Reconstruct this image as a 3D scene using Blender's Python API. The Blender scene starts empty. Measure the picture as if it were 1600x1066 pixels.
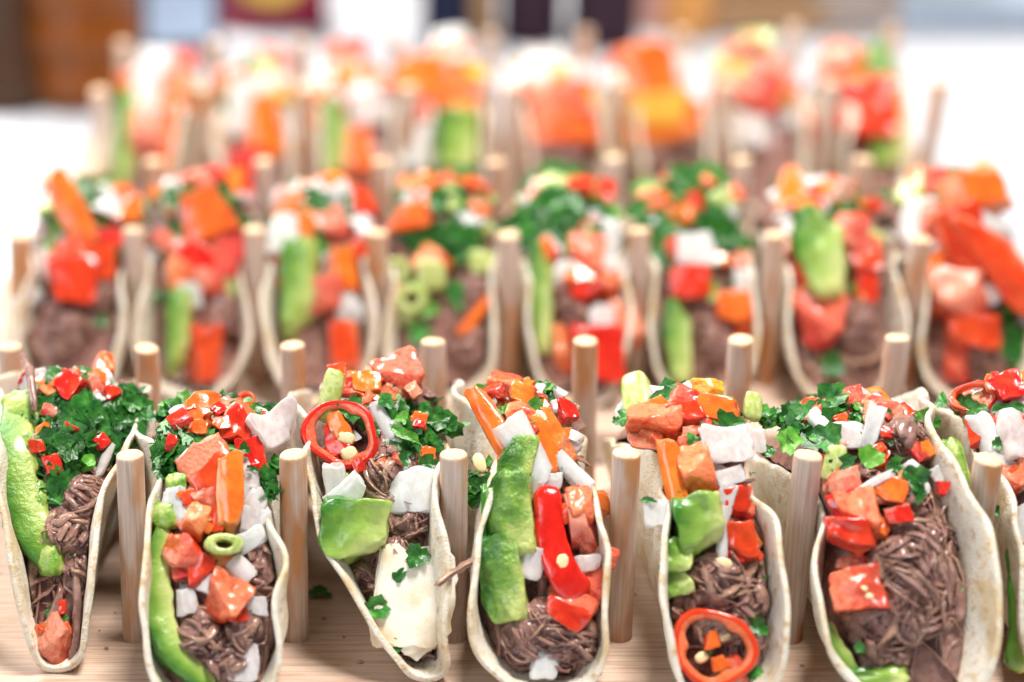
import bpy, bmesh, math, random
from math import sin, cos, pi, radians, sqrt, atan2
from mathutils import Vector as V, Matrix, noise, Quaternion

MM = 0.001
scene = bpy.context.scene
COL = scene.collection

# ------------------------------------------------------------------ camera
# every length below is in millimetres until it is written to a mesh
F_PX, CX, CY = 3066.5, 436.5, 533.0
PITCH, YAW, ROLL = 0.399, -0.035, 0.021
CAM = V((-24.25, 0.0, 305.9))
_fw = V((sin(YAW) * cos(PITCH), cos(YAW) * cos(PITCH), -sin(PITCH)))
_r = V((cos(YAW), -sin(YAW), 0))
_d = _fw.cross(_r)
RIGHT = cos(ROLL) * _r + sin(ROLL) * _d
DOWN = -sin(ROLL) * _r + cos(ROLL) * _d
FWD = _fw
cd = bpy.data.cameras.new('camera')
cam = bpy.data.objects.new('camera', cd)
COL.objects.link(cam)
cd.sensor_width = 36.0
cd.lens = F_PX / 1600 * 36
cd.shift_x = (800 - CX) / 1600
cd.clip_start = 0.02
cd.clip_end = 60
cd.dof.use_dof = True
cd.dof.focus_distance = 0.568
cd.dof.aperture_fstop = cd.lens / 17.5
cd.dof.aperture_blades = 0
m3 = Matrix((RIGHT, -DOWN, -FWD)).transposed()
cam.matrix_world = Matrix.Translation(CAM * MM) @ m3.to_4x4()
scene.camera = cam

# ------------------------------------------------------------------ light
w = bpy.data.worlds.new('World')
scene.world = w
w.use_nodes = True
bg = w.node_tree.nodes['Background']
bg.inputs[0].default_value = (0.90, 0.94, 1.0, 1)
bg.inputs[1].default_value = 0.11

def area(name, loc, target, size, power, color, size_y=None):
    l = bpy.data.lights.new(name, 'AREA')
    l.shape = 'RECTANGLE'
    l.size = size
    l.size_y = size_y or size
    l.energy = power
    l.color = color
    o = bpy.data.objects.new(name, l)
    o.location = loc
    o.rotation_euler = (V(target) - V(loc)).to_track_quat('-Z', 'Y').to_euler()
    COL.objects.link(o)

# bright window light from behind and above the far rack, an added soft cool fill at the left, a small lamp added overhead for sparkle
area('window_light', (-0.85, 1.6, 1.25), (0.0, 0.8, 0.0), 0.9, 42, (1.0, 0.955, 0.90), 0.8)
area('side_fill_light', (-1.1, -0.5, 0.9), (0.05, 0.55, 0.0), 0.7, 8, (0.86, 0.93, 1.0), 0.9)
area('sparkle_light', (0.25, 0.55, 1.3), (0.05, 0.6, 0.0), 0.34, 24, (1.0, 0.955, 0.905))
scene.view_settings.view_transform = 'Standard'
scene.view_settings.look = 'None'
scene.view_settings.gamma = 1
scene.view_settings.exposure = 0.34
scene.render.engine = 'CYCLES'
scene.cycles.max_bounces = 8
scene.cycles.transparent_max_bounces = 6

# ------------------------------------------------------------------ picture geometry
def project(p):
    q = p - CAM
    z = q.dot(FWD)
    return CX + F_PX * q.dot(RIGHT) / z, CY + F_PX * q.dot(DOWN) / z, z

def ray(px, py):
    return (FWD + RIGHT * ((px - CX) / F_PX) + DOWN * ((py - CY) / F_PX))

def on_plane(px, py, z):
    d = ray(px, py)
    return CAM + d * ((z - CAM.z) / d.z)

# ------------------------------------------------------------------ materials
def nodes(name):
    m = bpy.data.materials.new(name)
    m.use_nodes = True
    nt = m.node_tree
    return m, nt, nt.nodes['Principled BSDF']

def N(nt, t, **kw):
    n = nt.nodes.new(t)
    for k, v in kw.items():
        if k.startswith('i_'):
            n.inputs[k[2:].replace('_', ' ')].default_value = v
        else:
            setattr(n, k, v)
    return n

def ramp(nt, fac, stops):
    r = nt.nodes.new('ShaderNodeValToRGB')
    while len(r.color_ramp.elements) < len(stops):
        r.color_ramp.elements.new(0.5)
    for e, (p, c) in zip(r.color_ramp.elements, stops):
        e.position = p
        e.color = (*c, 1) if len(c) == 3 else c
    nt.links.new(fac, r.inputs[0])
    return r.outputs[0]

def mix(nt, fac, a, b, mode='MIX'):
    m = nt.nodes.new('ShaderNodeMix')
    m.data_type = 'RGBA'
    m.blend_type = mode
    for s, v in ((0, fac), (6, a), (7, b)):
        if hasattr(v, 'is_output'):
            nt.links.new(v, m.inputs[s])
        elif s == 0:
            m.inputs[0].default_value = v
        else:
            m.inputs[s].default_value = (*v, 1)
    return m.outputs[2]

def coords(nt, scale=(1, 1, 1), rnd=True):
    """object-space coordinates in millimetres, shifted per object so that copies differ"""
    g = nt.nodes.new('ShaderNodeNewGeometry')
    mp = nt.nodes.new('ShaderNodeMapping')
    mp.inputs['Scale'].default_value = [1000 * s for s in scale]
    nt.links.new(g.outputs['Position'], mp.inputs['Vector'])
    return mp.outputs[0]

def ocoords(nt, scale=(1, 1, 1)):
    """position in millimetres, shifted per object so that copies of one shape differ"""
    t = nt.nodes.new('ShaderNodeNewGeometry')
    oi = nt.nodes.new('ShaderNodeObjectInfo')
    mp = nt.nodes.new('ShaderNodeMapping')
    mp.inputs['Scale'].default_value = [1000 * s for s in scale]
    ml = nt.nodes.new('ShaderNodeMath')
    ml.operation = 'MULTIPLY'
    ml.inputs[1].default_value = 383.0
    nt.links.new(oi.outputs['Random'], ml.inputs[0])
    nt.links.new(t.outputs['Position'], mp.inputs['Vector'])
    nt.links.new(ml.outputs[0], mp.inputs['Location'])
    return mp.outputs[0], oi.outputs['Random']

def noise_fac(nt, vec, scale, detail=3, rough=0.55, dist=0.0):
    n = N(nt, 'ShaderNodeTexNoise')
    n.inputs['Scale'].default_value = scale
    n.inputs['Detail'].default_value = detail
    n.inputs['Roughness'].default_value = rough
    n.inputs['Distortion'].default_value = dist
    nt.links.new(vec, n.inputs['Vector'])
    return n.outputs['Fac']

def bump(nt, bsdf, h, strength, dist):
    b = nt.nodes.new('ShaderNodeBump')
    b.inputs['Strength'].default_value = strength
    b.inputs['Distance'].default_value = dist * MM
    nt.links.new(h, b.inputs['Height'])
    nt.links.new(b.outputs[0], bsdf.inputs['Normal'])
    return b

def sss(b, wgt, radius, scale):
    b.inputs['Subsurface Weight'].default_value = wgt
    b.inputs['Subsurface Radius'].default_value = radius
    b.inputs['Subsurface Scale'].default_value = scale * MM

def mat_tortilla(name='tortilla', rel=0.9, toast=1.0):
    m, nt, b = nodes(name)
    v = coords(nt)
    big = noise_fac(nt, v, 0.07, 3)
    mid = noise_fac(nt, v, 0.30, 4, 0.6)
    fine = noise_fac(nt, v, 1.6, 3, 0.6)
    c = ramp(nt, big, [(0.34, (0.74, 0.58, 0.36)), (0.48, (0.86, 0.79, 0.65)), (0.60, (0.87, 0.82, 0.71)), (0.76, (0.80, 0.66, 0.44))])
    spots = ramp(nt, mid, [(0.52, (0, 0, 0)), (0.72, (toast, toast, toast))])
    c = mix(nt, spots, c, (0.62, 0.40, 0.18))
    specks = ramp(nt, fine, [(0.70, (0, 0, 0)), (0.78, (1, 1, 1))])
    mm = N(nt, 'ShaderNodeMath', operation='MULTIPLY')
    nt.links.new(specks, mm.inputs[0]); mm.inputs[1].default_value = 0.45
    c = mix(nt, mm.outputs[0], c, (0.50, 0.33, 0.17))
    nt.links.new(c, b.inputs['Base Color'])
    b.inputs['Roughness'].default_value = 0.62
    b.inputs['Specular IOR Level'].default_value = 0.35
    sss(b, 0.18, (1.0, 0.7, 0.4), 1.5)
    a = N(nt, 'ShaderNodeMath', operation='ADD')
    nt.links.new(mid, a.inputs[0]); nt.links.new(fine, a.inputs[1])
    bump(nt, b, a.outputs[0], rel, 0.9)
    return m

def mat_tomato(name, c1, c2, c3, skin=False):
    m, nt, b = nodes(name)
    v, r = ocoords(nt)
    n1 = noise_fac(nt, v, 0.10 if skin else 0.26, 5, 0.62, 1.2)
    if not skin:
        at = N(nt, 'ShaderNodeAttribute', attribute_name='g')
        a1 = N(nt, 'ShaderNodeMath', operation='MULTIPLY_ADD')
        nt.links.new(at.outputs['Fac'], a1.inputs[0]); a1.inputs[1].default_value = -0.34; a1.inputs[2].default_value = 0.17
        a2 = N(nt, 'ShaderNodeMath', operation='ADD')
        nt.links.new(a1.outputs[0], a2.inputs[0]); nt.links.new(n1, a2.inputs[1])
        n1 = a2.outputs[0]
    c = ramp(nt, n1, [(0.34, c1), (0.50, c2), (0.67, c3)])
    hs = N(nt, 'ShaderNodeHueSaturation')
    mr = N(nt, 'ShaderNodeMapRange')
    mr.inputs['To Min'].default_value = 0.499
    mr.inputs['To Max'].default_value = 0.512
    nt.links.new(r, mr.inputs['Value']); nt.links.new(mr.outputs[0], hs.inputs['Hue'])
    nt.links.new(c, hs.inputs['Color'])
    nt.links.new(hs.outputs[0], b.inputs['Base Color'])
    b.inputs['Roughness'].default_value = 0.12 if skin else 0.20
    b.inputs['Specular IOR Level'].default_value = 0.6
    b.inputs['Coat Weight'].default_value = 0.35 if not skin else 0.5
    b.inputs['Coat Roughness'].default_value = 0.06
    if not skin:
        sss(b, 0.6, (1.0, 0.20, 0.08), 3.6)
    fine = noise_fac(nt, v, 0.95 if not skin else 0.30, 5, 0.68)
    bump(nt, b, fine, 0.85 if not skin else 0.25, 1.1)
    return m

def mat_onion(name, c1, c2):
    m, nt, b = nodes(name)
    v, r = ocoords(nt, (1, 0.12, 1))
    n1 = noise_fac(nt, v, 0.7, 2, 0.5)
    c = ramp(nt, n1, [(0.35, c1), (0.65, c2)])
    nt.links.new(c, b.inputs['Base Color'])
    b.inputs['Roughness'].default_value = 0.22
    b.inputs['Specular IOR Level'].default_value = 0.55
    b.inputs['Coat Weight'].default_value = 0.3
    b.inputs['Coat Roughness'].default_value = 0.08
    b.inputs['Transmission Weight'].default_value = 0.2
    b.inputs['IOR'].default_value = 1.36
    sss(b, 0.6, (1.0, 0.85, 0.82), 4.0)
    tr = N(nt, 'ShaderNodeBsdfTranslucent')
    nt.links.new(c, tr.inputs['Color'])
    mx = N(nt, 'ShaderNodeMixShader')
    mx.inputs[0].default_value = 0.15
    nt.links.new(b.outputs[0], mx.inputs[1]); nt.links.new(tr.outputs[0], mx.inputs[2])
    out = [n for n in nt.nodes if n.type == 'OUTPUT_MATERIAL'][0]
    nt.links.new(mx.outputs[0], out.inputs[0])
    bump(nt, b, n1, 0.18, 0.5)
    return m

def mat_leaf(name, c1, c2, c3, rough=0.24):
    m, nt, b = nodes(name)
    v, r = ocoords(nt)
    vv = coords(nt)
    n1 = noise_fac(nt, vv, 0.33, 3)
    c = ramp(nt, n1, [(0.32, c1), (0.55, c2), (0.78, c3)])
    hs = N(nt, 'ShaderNodeHueSaturation')
    mr = N(nt, 'ShaderNodeMapRange')
    mr.inputs['To Min'].default_value = 0.65
    mr.inputs['To Max'].default_value = 1.35
    nt.links.new(r, mr.inputs['Value']); nt.links.new(mr.outputs[0], hs.inputs['Value'])
    nt.links.new(c, hs.inputs['Color'])
    nt.links.new(hs.outputs[0], b.inputs['Base Color'])
    b.inputs['Roughness'].default_value = rough
    b.inputs['Specular IOR Level'].default_value = 0.5
    tr = N(nt, 'ShaderNodeBsdfTranslucent')
    nt.links.new(hs.outputs[0], tr.inputs['Color'])
    mx = N(nt, 'ShaderNodeMixShader')
    mx.inputs[0].default_value = 0.25
    nt.links.new(b.outputs[0], mx.inputs[1]); nt.links.new(tr.outputs[0], mx.inputs[2])
    out = [n for n in nt.nodes if n.type == 'OUTPUT_MATERIAL'][0]
    nt.links.new(mx.outputs[0], out.inputs[0])
    bump(nt, b, noise_fac(nt, vv, 1.1, 3), 0.5, 0.5)
    return m

def mat_avocado(name, inner, mid, outer, bs=0.4, sc=0.30, bd=1.2, nw=0.7):
    """flesh green near the skin side, yellow-green near the stone: attribute 'g' runs 0 inner to 1 skin"""
    m, nt, b = nodes(name)
    v, r = ocoords(nt)
    at = N(nt, 'ShaderNodeAttribute', attribute_name='g')
    n1 = noise_fac(nt, v, 0.16, 3)
    ma = N(nt, 'ShaderNodeMath', operation='MULTIPLY_ADD')
    nt.links.new(n1, ma.inputs[0]); ma.inputs[1].default_value = nw
    nt.links.new(at.outputs['Fac'], ma.inputs[2])
    mb = N(nt, 'ShaderNodeMath', operation='SUBTRACT')
    nt.links.new(ma.outputs[0], mb.inputs[0]); mb.inputs[1].default_value = nw / 2
    c = ramp(nt, mb.outputs[0], [(0.08, inner), (0.45, mid), (0.92, outer)])
    nt.links.new(c, b.inputs['Base Color'])
    b.inputs['Roughness'].default_value = 0.28
    b.inputs['Specular IOR Level'].default_value = 0.5
    b.inputs['Coat Weight'].default_value = 0.25
    b.inputs['Coat Roughness'].default_value = 0.12
    sss(b, 0.25, (0.6, 1.0, 0.2), 1.5)
    bump(nt, b, noise_fac(nt, v, sc, 4, 0.6), bs, bd)
    return m

def mat_beef():
    m, nt, b = nodes('beef')
    v = coords(nt)
    at = N(nt, 'ShaderNodeAttribute', attribute_name='g')
    n1 = noise_fac(nt, v, 0.22, 4, 0.6)
    c = ramp(nt, n1, [(0.28, (0.16, 0.062, 0.052)), (0.50, (0.37, 0.172, 0.135)), (0.74, (0.55, 0.325, 0.265))])
    c = mix(nt, at.outputs['Fac'], c, (0.60, 0.34, 0.21))
    nt.links.new(c, b.inputs['Base Color'])
    b.inputs['Roughness'].default_value = 0.22
    b.inputs['Specular IOR Level'].default_value = 0.75
    b.inputs['Coat Weight'].default_value = 0.6
    b.inputs['Coat Roughness'].default_value = 0.15
    sss(b, 0.12, (1, 0.5, 0.4), 0.8)
    bump(nt, b, noise_fac(nt, v, 0.9, 5, 0.7, 0.8), 1.0, 1.3)
    return m

def mat_wood(name, c1, c2, c3, stain, axis, stain_lo=0.58, rough=0.6):
    m, nt, b = nodes(name)
    sc = [1.0, 1.0, 1.0]; sc[axis] = 0.035
    v, r = ocoords(nt, sc)
    v2, _ = ocoords(nt, [1.0 if i != axis else 0.3 for i in range(3)])
    grain = noise_fac(nt, v, 1.1, 4, 0.65)
    patch = noise_fac(nt, v2, 0.085, 3, 0.6)
    c = ramp(nt, grain, [(0.28, c1), (0.5, c2), (0.74, c3)])
    st = ramp(nt, patch, [(stain_lo, (0, 0, 0)), (stain_lo + 0.16, (1, 1, 1))])
    c = mix(nt, st, c, stain)
    nt.links.new(c, b.inputs['Base Color'])
    b.inputs['Roughness'].default_value = rough
    b.inputs['Specular IOR Level'].default_value = 0.3
    bump(nt, b, grain, 0.35, 0.25)
    return m

def plain(name, col, rough=0.5, scale=0.05, var=0.12, bmp=0.15, metal=0.0, spec=0.5):
    m, nt, b = nodes(name)
    v, r = ocoords(nt)
    n1 = noise_fac(nt, v, scale, 4, 0.6)
    lo = [max(0, x * (1 - var)) for x in col]
    hi = [min(1, x * (1 + var)) for x in col]
    nt.links.new(ramp(nt, n1, [(0.3, lo), (0.7, hi)]), b.inputs['Base Color'])
    b.inputs['Roughness'].default_value = rough
    b.inputs['Metallic'].default_value = metal
    b.inputs['Specular IOR Level'].default_value = spec
    bump(nt, b, n1, bmp, 1.0)
    return m

M = {}
M['tortilla'] = mat_tortilla()
M['tortilla_pale'] = mat_tortilla('tortilla_pale', 0.22, 0.15)
M['skin_red'] = mat_tomato('tomato_skin_red', (0.52, 0.010, 0.006), (0.66, 0.018, 0.010), (0.74, 0.05, 0.018), True)
M['skin_orange'] = mat_tomato('tomato_skin_orange', (0.72, 0.075, 0.012), (0.80, 0.13, 0.018), (0.82, 0.19, 0.03), True)
M['flesh_red'] = mat_tomato('tomato_flesh_red', (0.54, 0.010, 0.006), (0.70, 0.026, 0.012), (0.83, 0.15, 0.075))
M['flesh_orange'] = mat_tomato('tomato_flesh_orange', (0.68, 0.050, 0.010), (0.78, 0.115, 0.024), (0.84, 0.23, 0.085))
M['flesh_pink'] = mat_tomato('tomato_flesh_pink', (0.62, 0.045, 0.022), (0.74, 0.12, 0.065), (0.82, 0.29, 0.19))
M['yellow'] = mat_tomato('pepper_yellow', (0.80, 0.36, 0.01), (0.84, 0.48, 0.02), (0.86, 0.60, 0.06))
M['chili'] = mat_tomato('chili_skin', (0.56, 0.003, 0.005), (0.68, 0.006, 0.006), (0.74, 0.012, 0.010), True)
M['chili_in'] = mat_tomato('chili_membrane', (0.64, 0.022, 0.008), (0.72, 0.05, 0.014), (0.78, 0.14, 0.05))
M['onion'] = mat_onion('onion_white', (0.82, 0.81, 0.77), (0.94, 0.935, 0.925))
M['onion_pink'] = mat_onion('onion_pink', (0.86, 0.73, 0.70), (0.94, 0.88, 0.85))
M['scallion'] = mat_onion('scallion', (0.46, 0.60, 0.12), (0.74, 0.80, 0.40))
M['seed'] = plain('seed', (0.85, 0.66, 0.36), 0.35, 0.4)
M['parsley'] = mat_leaf('parsley', (0.014, 0.085, 0.014), (0.040, 0.21, 0.030), (0.13, 0.40, 0.06))
M['herb'] = mat_leaf('herb_light', (0.06, 0.24, 0.02), (0.13, 0.38, 0.04), (0.28, 0.52, 0.08))
M['avo'] = mat_avocado('avocado', (0.55, 0.60, 0.21), (0.27, 0.42, 0.07), (0.04, 0.18, 0.014))
M['mash'] = mat_avocado('avocado_mash', (0.47, 0.55, 0.15), (0.24, 0.40, 0.05), (0.06, 0.24, 0.02), 0.6, 0.5, 1.4)
M['avo_dark'] = mat_avocado('avocado_skin_side', (0.50, 0.56, 0.16), (0.17, 0.33, 0.035), (0.03, 0.14, 0.012), 0.8, 0.40, 1.5, 1.3)
M['beef'] = mat_beef()
M['dowel'] = mat_wood('dowel_wood', (0.44, 0.31, 0.235), (0.60, 0.465, 0.385), (0.70, 0.585, 0.505), (0.55, 0.25, 0.10), 2, 0.48)
M['dowel_end'] = plain('dowel_end_grain', (0.74, 0.52, 0.33), 0.75, 0.9, 0.3, 0.5, spec=0.25)
M['bamboo'] = mat_wood('bamboo', (0.40, 0.25, 0.17), (0.58, 0.42, 0.32), (0.70, 0.55, 0.44), (0.50, 0.33, 0.23), 0, 0.60, 0.5)
M['cloth'] = plain('cloth', (0.54, 0.56, 0.60), 0.8, 0.6, 0.06, 0.3, spec=0.2)

# ------------------------------------------------------------------ mesh helpers
def make_mesh(name, verts, faces, mats, fmat=None, attr=None, smooth=True):
    me = bpy.data.meshes.new(name)
    me.from_pydata([(x * MM, y * MM, z * MM) for x, y, z in verts], [], faces)
    for m in mats:
        me.materials.append(m)
    if fmat:
        me.polygons.foreach_set('material_index', fmat)
    if smooth:
        me.polygons.foreach_set('use_smooth', [True] * len(me.polygons))
    if attr is not None:
        a = me.attributes.new('g', 'FLOAT', 'POINT')
        a.data.foreach_set('value', attr)
    me.update()
    return me

def link(name, me, parent=None):
    o = bpy.data.objects.new(name, me)
    COL.objects.link(o)
    if parent:
        o.parent = parent
    return o

def blobbox(seed, p=5.0, jit=0.22, nz=0.06, n=5, bend=0.0, taper=0.0):
    """unit box (-1..1) with rounded edges, skewed corners and a little lumpiness; +Z faces come first as skin"""
    rng = random.Random(seed)
    cor = {(i, j, k): V((rng.uniform(-jit, jit), rng.uniform(-jit, jit), rng.uniform(-jit, jit)))
           for i in (0, 1) for j in (0, 1) for k in (0, 1)}
    idx, verts, faces, top = {}, [], [], []
    off = V((rng.uniform(0, 99), rng.uniform(0, 99), rng.uniform(0, 99)))
    def vert(a, b, c):
        key = (round(a, 4), round(b, 4), round(c, 4))
        if key in idx:
            return idx[key]
        L = (abs(a) ** p + abs(b) ** p + abs(c) ** p) ** (1 / p)
        q = V((a, b, c)) / L
        x, y, z = [(t + 1) / 2 for t in q]
        dsp = V((0, 0, 0))
        for (i, j, k), cv in cor.items():
            wt = (x if i else 1 - x) * (y if j else 1 - y) * (z if k else 1 - z)
            dsp += cv * wt
        q = q + dsp
        q = q * (1 + nz * noise.noise(q * 1.6 + off) * 2)
        if bend:
            q.z -= bend * (q.x ** 2 - 0.4)
        idx[key] = len(verts)
        verts.append(q)
        return idx[key]
    t = [-1 + 2 * i / n for i in range(n + 1)]
    t = [math.copysign(abs(x) ** 0.75, x) for x in t]
    for ax in range(3):
        for s in (-1, 1):
            for i in range(n):
                for j in range(n):
                    q = []
                    for (a, b) in ((t[i], t[j]), (t[i + 1], t[j]), (t[i + 1], t[j + 1]), (t[i], t[j + 1])):
                        c = [0, 0, 0]
                        c[ax] = s; c[(ax + 1) % 3] = a; c[(ax + 2) % 3] = b
                        q.append(vert(*c))
                    if s < 0:
                        q.reverse()
                    faces.append(q)
                    top.append(ax == 2 and s > 0)
    return verts, faces, top

def cutblock(seed, jit=0.22, cuts=3, bev=0.10, bend=0.0, nz=0.05, sub=2, depth=(0.62, 0.98), soft=2):
    """unit block with knife-cut facets, softened edges and slight unevenness; returns a bmesh, skin side +Z"""
    rng = random.Random(seed)
    bm = bmesh.new()
    bmesh.ops.create_cube(bm, size=2.0)
    for v in bm.verts:
        v.co += V([rng.uniform(-jit, jit) for _ in range(3)])
    for _ in range(cuts):
        n = V((rng.uniform(-1, 1), rng.uniform(-1, 1), rng.uniform(-0.8, 0.5))).normalized()
        bmesh.ops.bisect_plane(bm, geom=bm.verts[:] + bm.edges[:] + bm.faces[:], plane_co=n * rng.uniform(*depth) * 1.15, plane_no=n, clear_outer=True)
        bmesh.ops.holes_fill(bm, edges=[e for e in bm.edges if e.is_boundary])
    bmesh.ops.dissolve_degenerate(bm, dist=0.05, edges=bm.edges[:])
    bmesh.ops.recalc_face_normals(bm, faces=bm.faces[:])
    bmesh.ops.bevel(bm, geom=bm.edges[:], offset=bev, segments=2, profile=0.6, affect='EDGES', clamp_overlap=True)
    for f in bm.faces:
        f.material_index = 1 if f.normal.z > 0.75 else 0
    bmesh.ops.triangulate(bm, faces=bm.faces[:])
    for _ in range(sub):
        lng = [e for e in bm.edges if e.calc_length() > 0.30]
        if lng:
            bmesh.ops.subdivide_edges(bm, edges=lng, cuts=1)
            bmesh.ops.triangulate(bm, faces=bm.faces[:])
    for _ in range(soft):
        bmesh.ops.smooth_vert(bm, verts=bm.verts[:], factor=0.5, use_axis_x=True, use_axis_y=True, use_axis_z=True)
    off = V((rng.uniform(0, 99), rng.uniform(0, 99), rng.uniform(0, 99)))
    for v in bm.verts:
        q = v.co
        v.co = q + V((noise.noise(q * 1.5 + off), noise.noise(q * 1.5 + off * 2), noise.noise(q * 1.5 + off * 3))) * nz * 2 + V((noise.noise(q * 4 + off), noise.noise(q * 4 + off * 2), noise.noise(q * 4 + off * 3))) * nz * 0.6
        if bend:
            v.co.z -= bend * (v.co.x ** 2 - 0.4)
    return bm

def bm_mesh(name, bm, mats, attr=None, sharp=38):
    for v in bm.verts:
        v.co *= MM
    me = bpy.data.meshes.new(name)
    bm.to_mesh(me)
    bm.free()
    for m in mats:
        me.materials.append(m)
    me.polygons.foreach_set('use_smooth', [True] * len(me.polygons))
    if sharp:
        me.set_sharp_from_angle(angle=radians(sharp))
    if attr:
        at = me.attributes.new('g', 'FLOAT', 'POINT')
        at.data.foreach_set('value', [attr(v.co / MM) for v in me.vertices])
    return me

SHAPES = {}
def shape(kind, seed):
    """shared unit meshes (1 unit = 1 mm half size), by kind and variant"""
    key = (kind, seed)
    if key in SHAPES:
        return SHAPES[key]
    rs = sum(ord(c) for c in kind) * 17 + seed
    rng = random.Random(rs)
    if kind in ('tr', 'to', 'tp', 'ty'):
        bm = cutblock(rs, 0.26, 3, 0.13, 0.10, 0.075, 3)
        fl_, sk_ = {'tr': ('flesh_red', 'skin_red'), 'to': ('flesh_orange', 'skin_orange'),
                    'tp': ('flesh_pink', 'skin_red'), 'ty': ('yellow', 'yellow')}[kind]
        gl = bm.verts.layers.float.new('g')
        for v in bm.verts:
            v[gl] = max(0, min(1, 0.5 + 0.6 * v.co.z))
        if kind == 'tp' or seed % 3 == 1:
            # skin on the edge of the dice instead of on its face
            R_ = Matrix.Rotation(radians(90 + 60 * (seed % 2)), 3, 'X' if seed % 2 else 'Y')
            for v in bm.verts:
                v.co = R_ @ v.co
        me = bm_mesh('tomato', bm, [M[fl_], M[sk_]], sharp=0)
    elif kind in ('sr', 'so'):
        bm = cutblock(rs, 0.20, 3, 0.12, 0.35, 0.08, 3)
        a, b = ('flesh_red', 'skin_red') if kind == 'sr' else ('flesh_orange', 'skin_orange')
        me = bm_mesh('tomato_strip', bm, [M[a], M[b]], sharp=0)
    elif kind in ('on', 'op'):
        bm = cutblock(rs, 0.26, 3, 0.10, 1.3 if seed % 2 else -1.0, 0.08, 3, depth=(0.55, 0.95), soft=1)
        me = bm_mesh('onion', bm, [M['onion' if kind == 'on' else 'onion_pink']] * 2, sharp=55)
    elif kind == 'sc':
        # short tube slice of spring onion
        v, f = [], []
        nn = 18
        prof = [(1.0, -1), (1.02, -0.5), (1.0, 0.8), (0.93, 1), (0.52, 1), (0.42, 0.8), (0.38, -1)]
        for i in range(nn):
            a = 2 * pi * i / nn
            k = 1 + 0.06 * sin(2 * a + seed)
            for r, z in prof:
                v.append(V((r * k * cos(a), r * k * sin(a), z)))
        L = len(prof)
        for i in range(nn):
            for j in range(L):
                f.append([i * L + j, ((i + 1) % nn) * L + j, ((i + 1) % nn) * L + (j + 1) % L, i * L + (j + 1) % L])
        me = make_mesh('scallion', v, f, [M['scallion']])
    elif kind == 'sb':
        v, f, top = blobbox(rs, 5, 0.18, 0.05, 5, 0.2)
        me = make_mesh('scallion', v, f, [M['scallion']])
    elif kind in ('lf', 'lh'):
        # chopped parsley: a lobed leaf piece, creased along its vein and curled
        n = 18
        v = [V((0, 0, 0))]
        f = []
        lob = rng.choice((3, 3, 5))
        cut = rng.uniform(-0.2, 0.75)
        ph = rng.uniform(0, 6)
        curl = rng.uniform(-0.35, 0.55)
        fold = rng.uniform(0.15, 0.55)
        rr = []
        for i in range(n):
            a = 2 * pi * i / n
            r = 0.60 + 0.34 * abs(cos(lob * a / 2 + ph)) + 0.12 * (1 if i % 2 else -1) * rng.uniform(0.2, 1)
            rr.append(r)
        for ring in (0.5, 1.0):
            for i in range(n):
                a = 2 * pi * i / n
                r = rr[i] * ring if ring == 1 else 0.45
                x, y = r * cos(a), r * sin(a)
                if cut < 0.5:
                    x = max(x, -0.35 - cut)
                z = fold * abs(y) + curl * x * x + 0.10 * sin(5 * a + ph) * ring
                v.append(V((x, y, z)))
        for i in range(n):
            j = (i + 1) % n
            f.append([0, 1 + i, 1 + j])
            f.append([1 + i, 1 + n + i, 1 + n + j, 1 + j])
        me = make_mesh('parsley_leaf', v, f, [M['parsley' if kind == 'lf' else 'herb']])
    elif kind == 'ch':
        # ring of red chili: glossy skin outside, paler membrane inside
        v, f, fm = [], [], []
        nn = 36
        prof = [(1.0, -0.8, 0), (1.03, 0.0, 0), (0.99, 0.75, 0), (0.93, 1.0, 0), (0.87, 0.98, 1), (0.78, 0.86, 1), (0.73, 0.5, 1), (0.72, -0.5, 1), (0.80, -0.95, 1), (0.92, -1.0, 0)]
        L = len(prof)
        for i in range(nn):
            a = 2 * pi * i / nn
            k = 1 + 0.07 * sin(2 * a + seed) + 0.05 * sin(3 * a + 2 * seed) + 0.025 * sin(5 * a + seed)
            ki = 1 + 0.10 * max(0, cos(3 * a + seed)) ** 3 * -1.6
            for r, z, s in prof:
                rr = r * k * (ki if r < 0.8 else 1)
                v.append(V((rr * cos(a), rr * sin(a), z * (1 + 0.25 * sin(a + seed)) + 0.25 * sin(2 * a))))
        for i in range(nn):
            for j in range(L):
                f.append([i * L + j, ((i + 1) % nn) * L + j, ((i + 1) % nn) * L + (j + 1) % L, i * L + (j + 1) % L])
                fm.append(1 if prof[j][2] and prof[(j + 1) % L][2] else 0)
        me = make_mesh('chili_slice', v, f, [M['chili'], M['chili_in']], fm)
    elif kind == 'sd':
        v, f, top = blobbox(rs, 2.2, 0.12, 0.03, 4)
        me = make_mesh('seed', v, f, [M['seed']])
    elif kind in ('av', 'ad'):
        bm = cutblock(rs, 0.16, 3, 0.12, 0.0, 0.10, 3, depth=(0.7, 1.0))
        me = bm_mesh('avocado', bm, [M['avo' if kind == 'av' else 'avo_dark']] * 2,
                     lambda q: 0.5 + 0.5 * max(-1, min(1, -q.x * 0.7 + q.y * 0.45)), sharp=0)
    elif kind == 'gu':
        v, f, top = blobbox(rs, 2.6, 0.22, 0.12, 10)
        me = make_mesh('avocado_mash', v, f, [M['mash']],
                       attr=[0.45 + 0.6 * noise.noise(q * 1.6) for q in v])
    elif kind == 'fl':
        bm = cutblock(rs, 0.25, 5, 0.02, 0.9, 0.10, 3, depth=(0.62, 0.95), soft=0)
        me = bm_mesh('tortilla_flap', bm, [M['tortilla_pale']] * 2)
    SHAPES[key] = me
    return me

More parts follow.
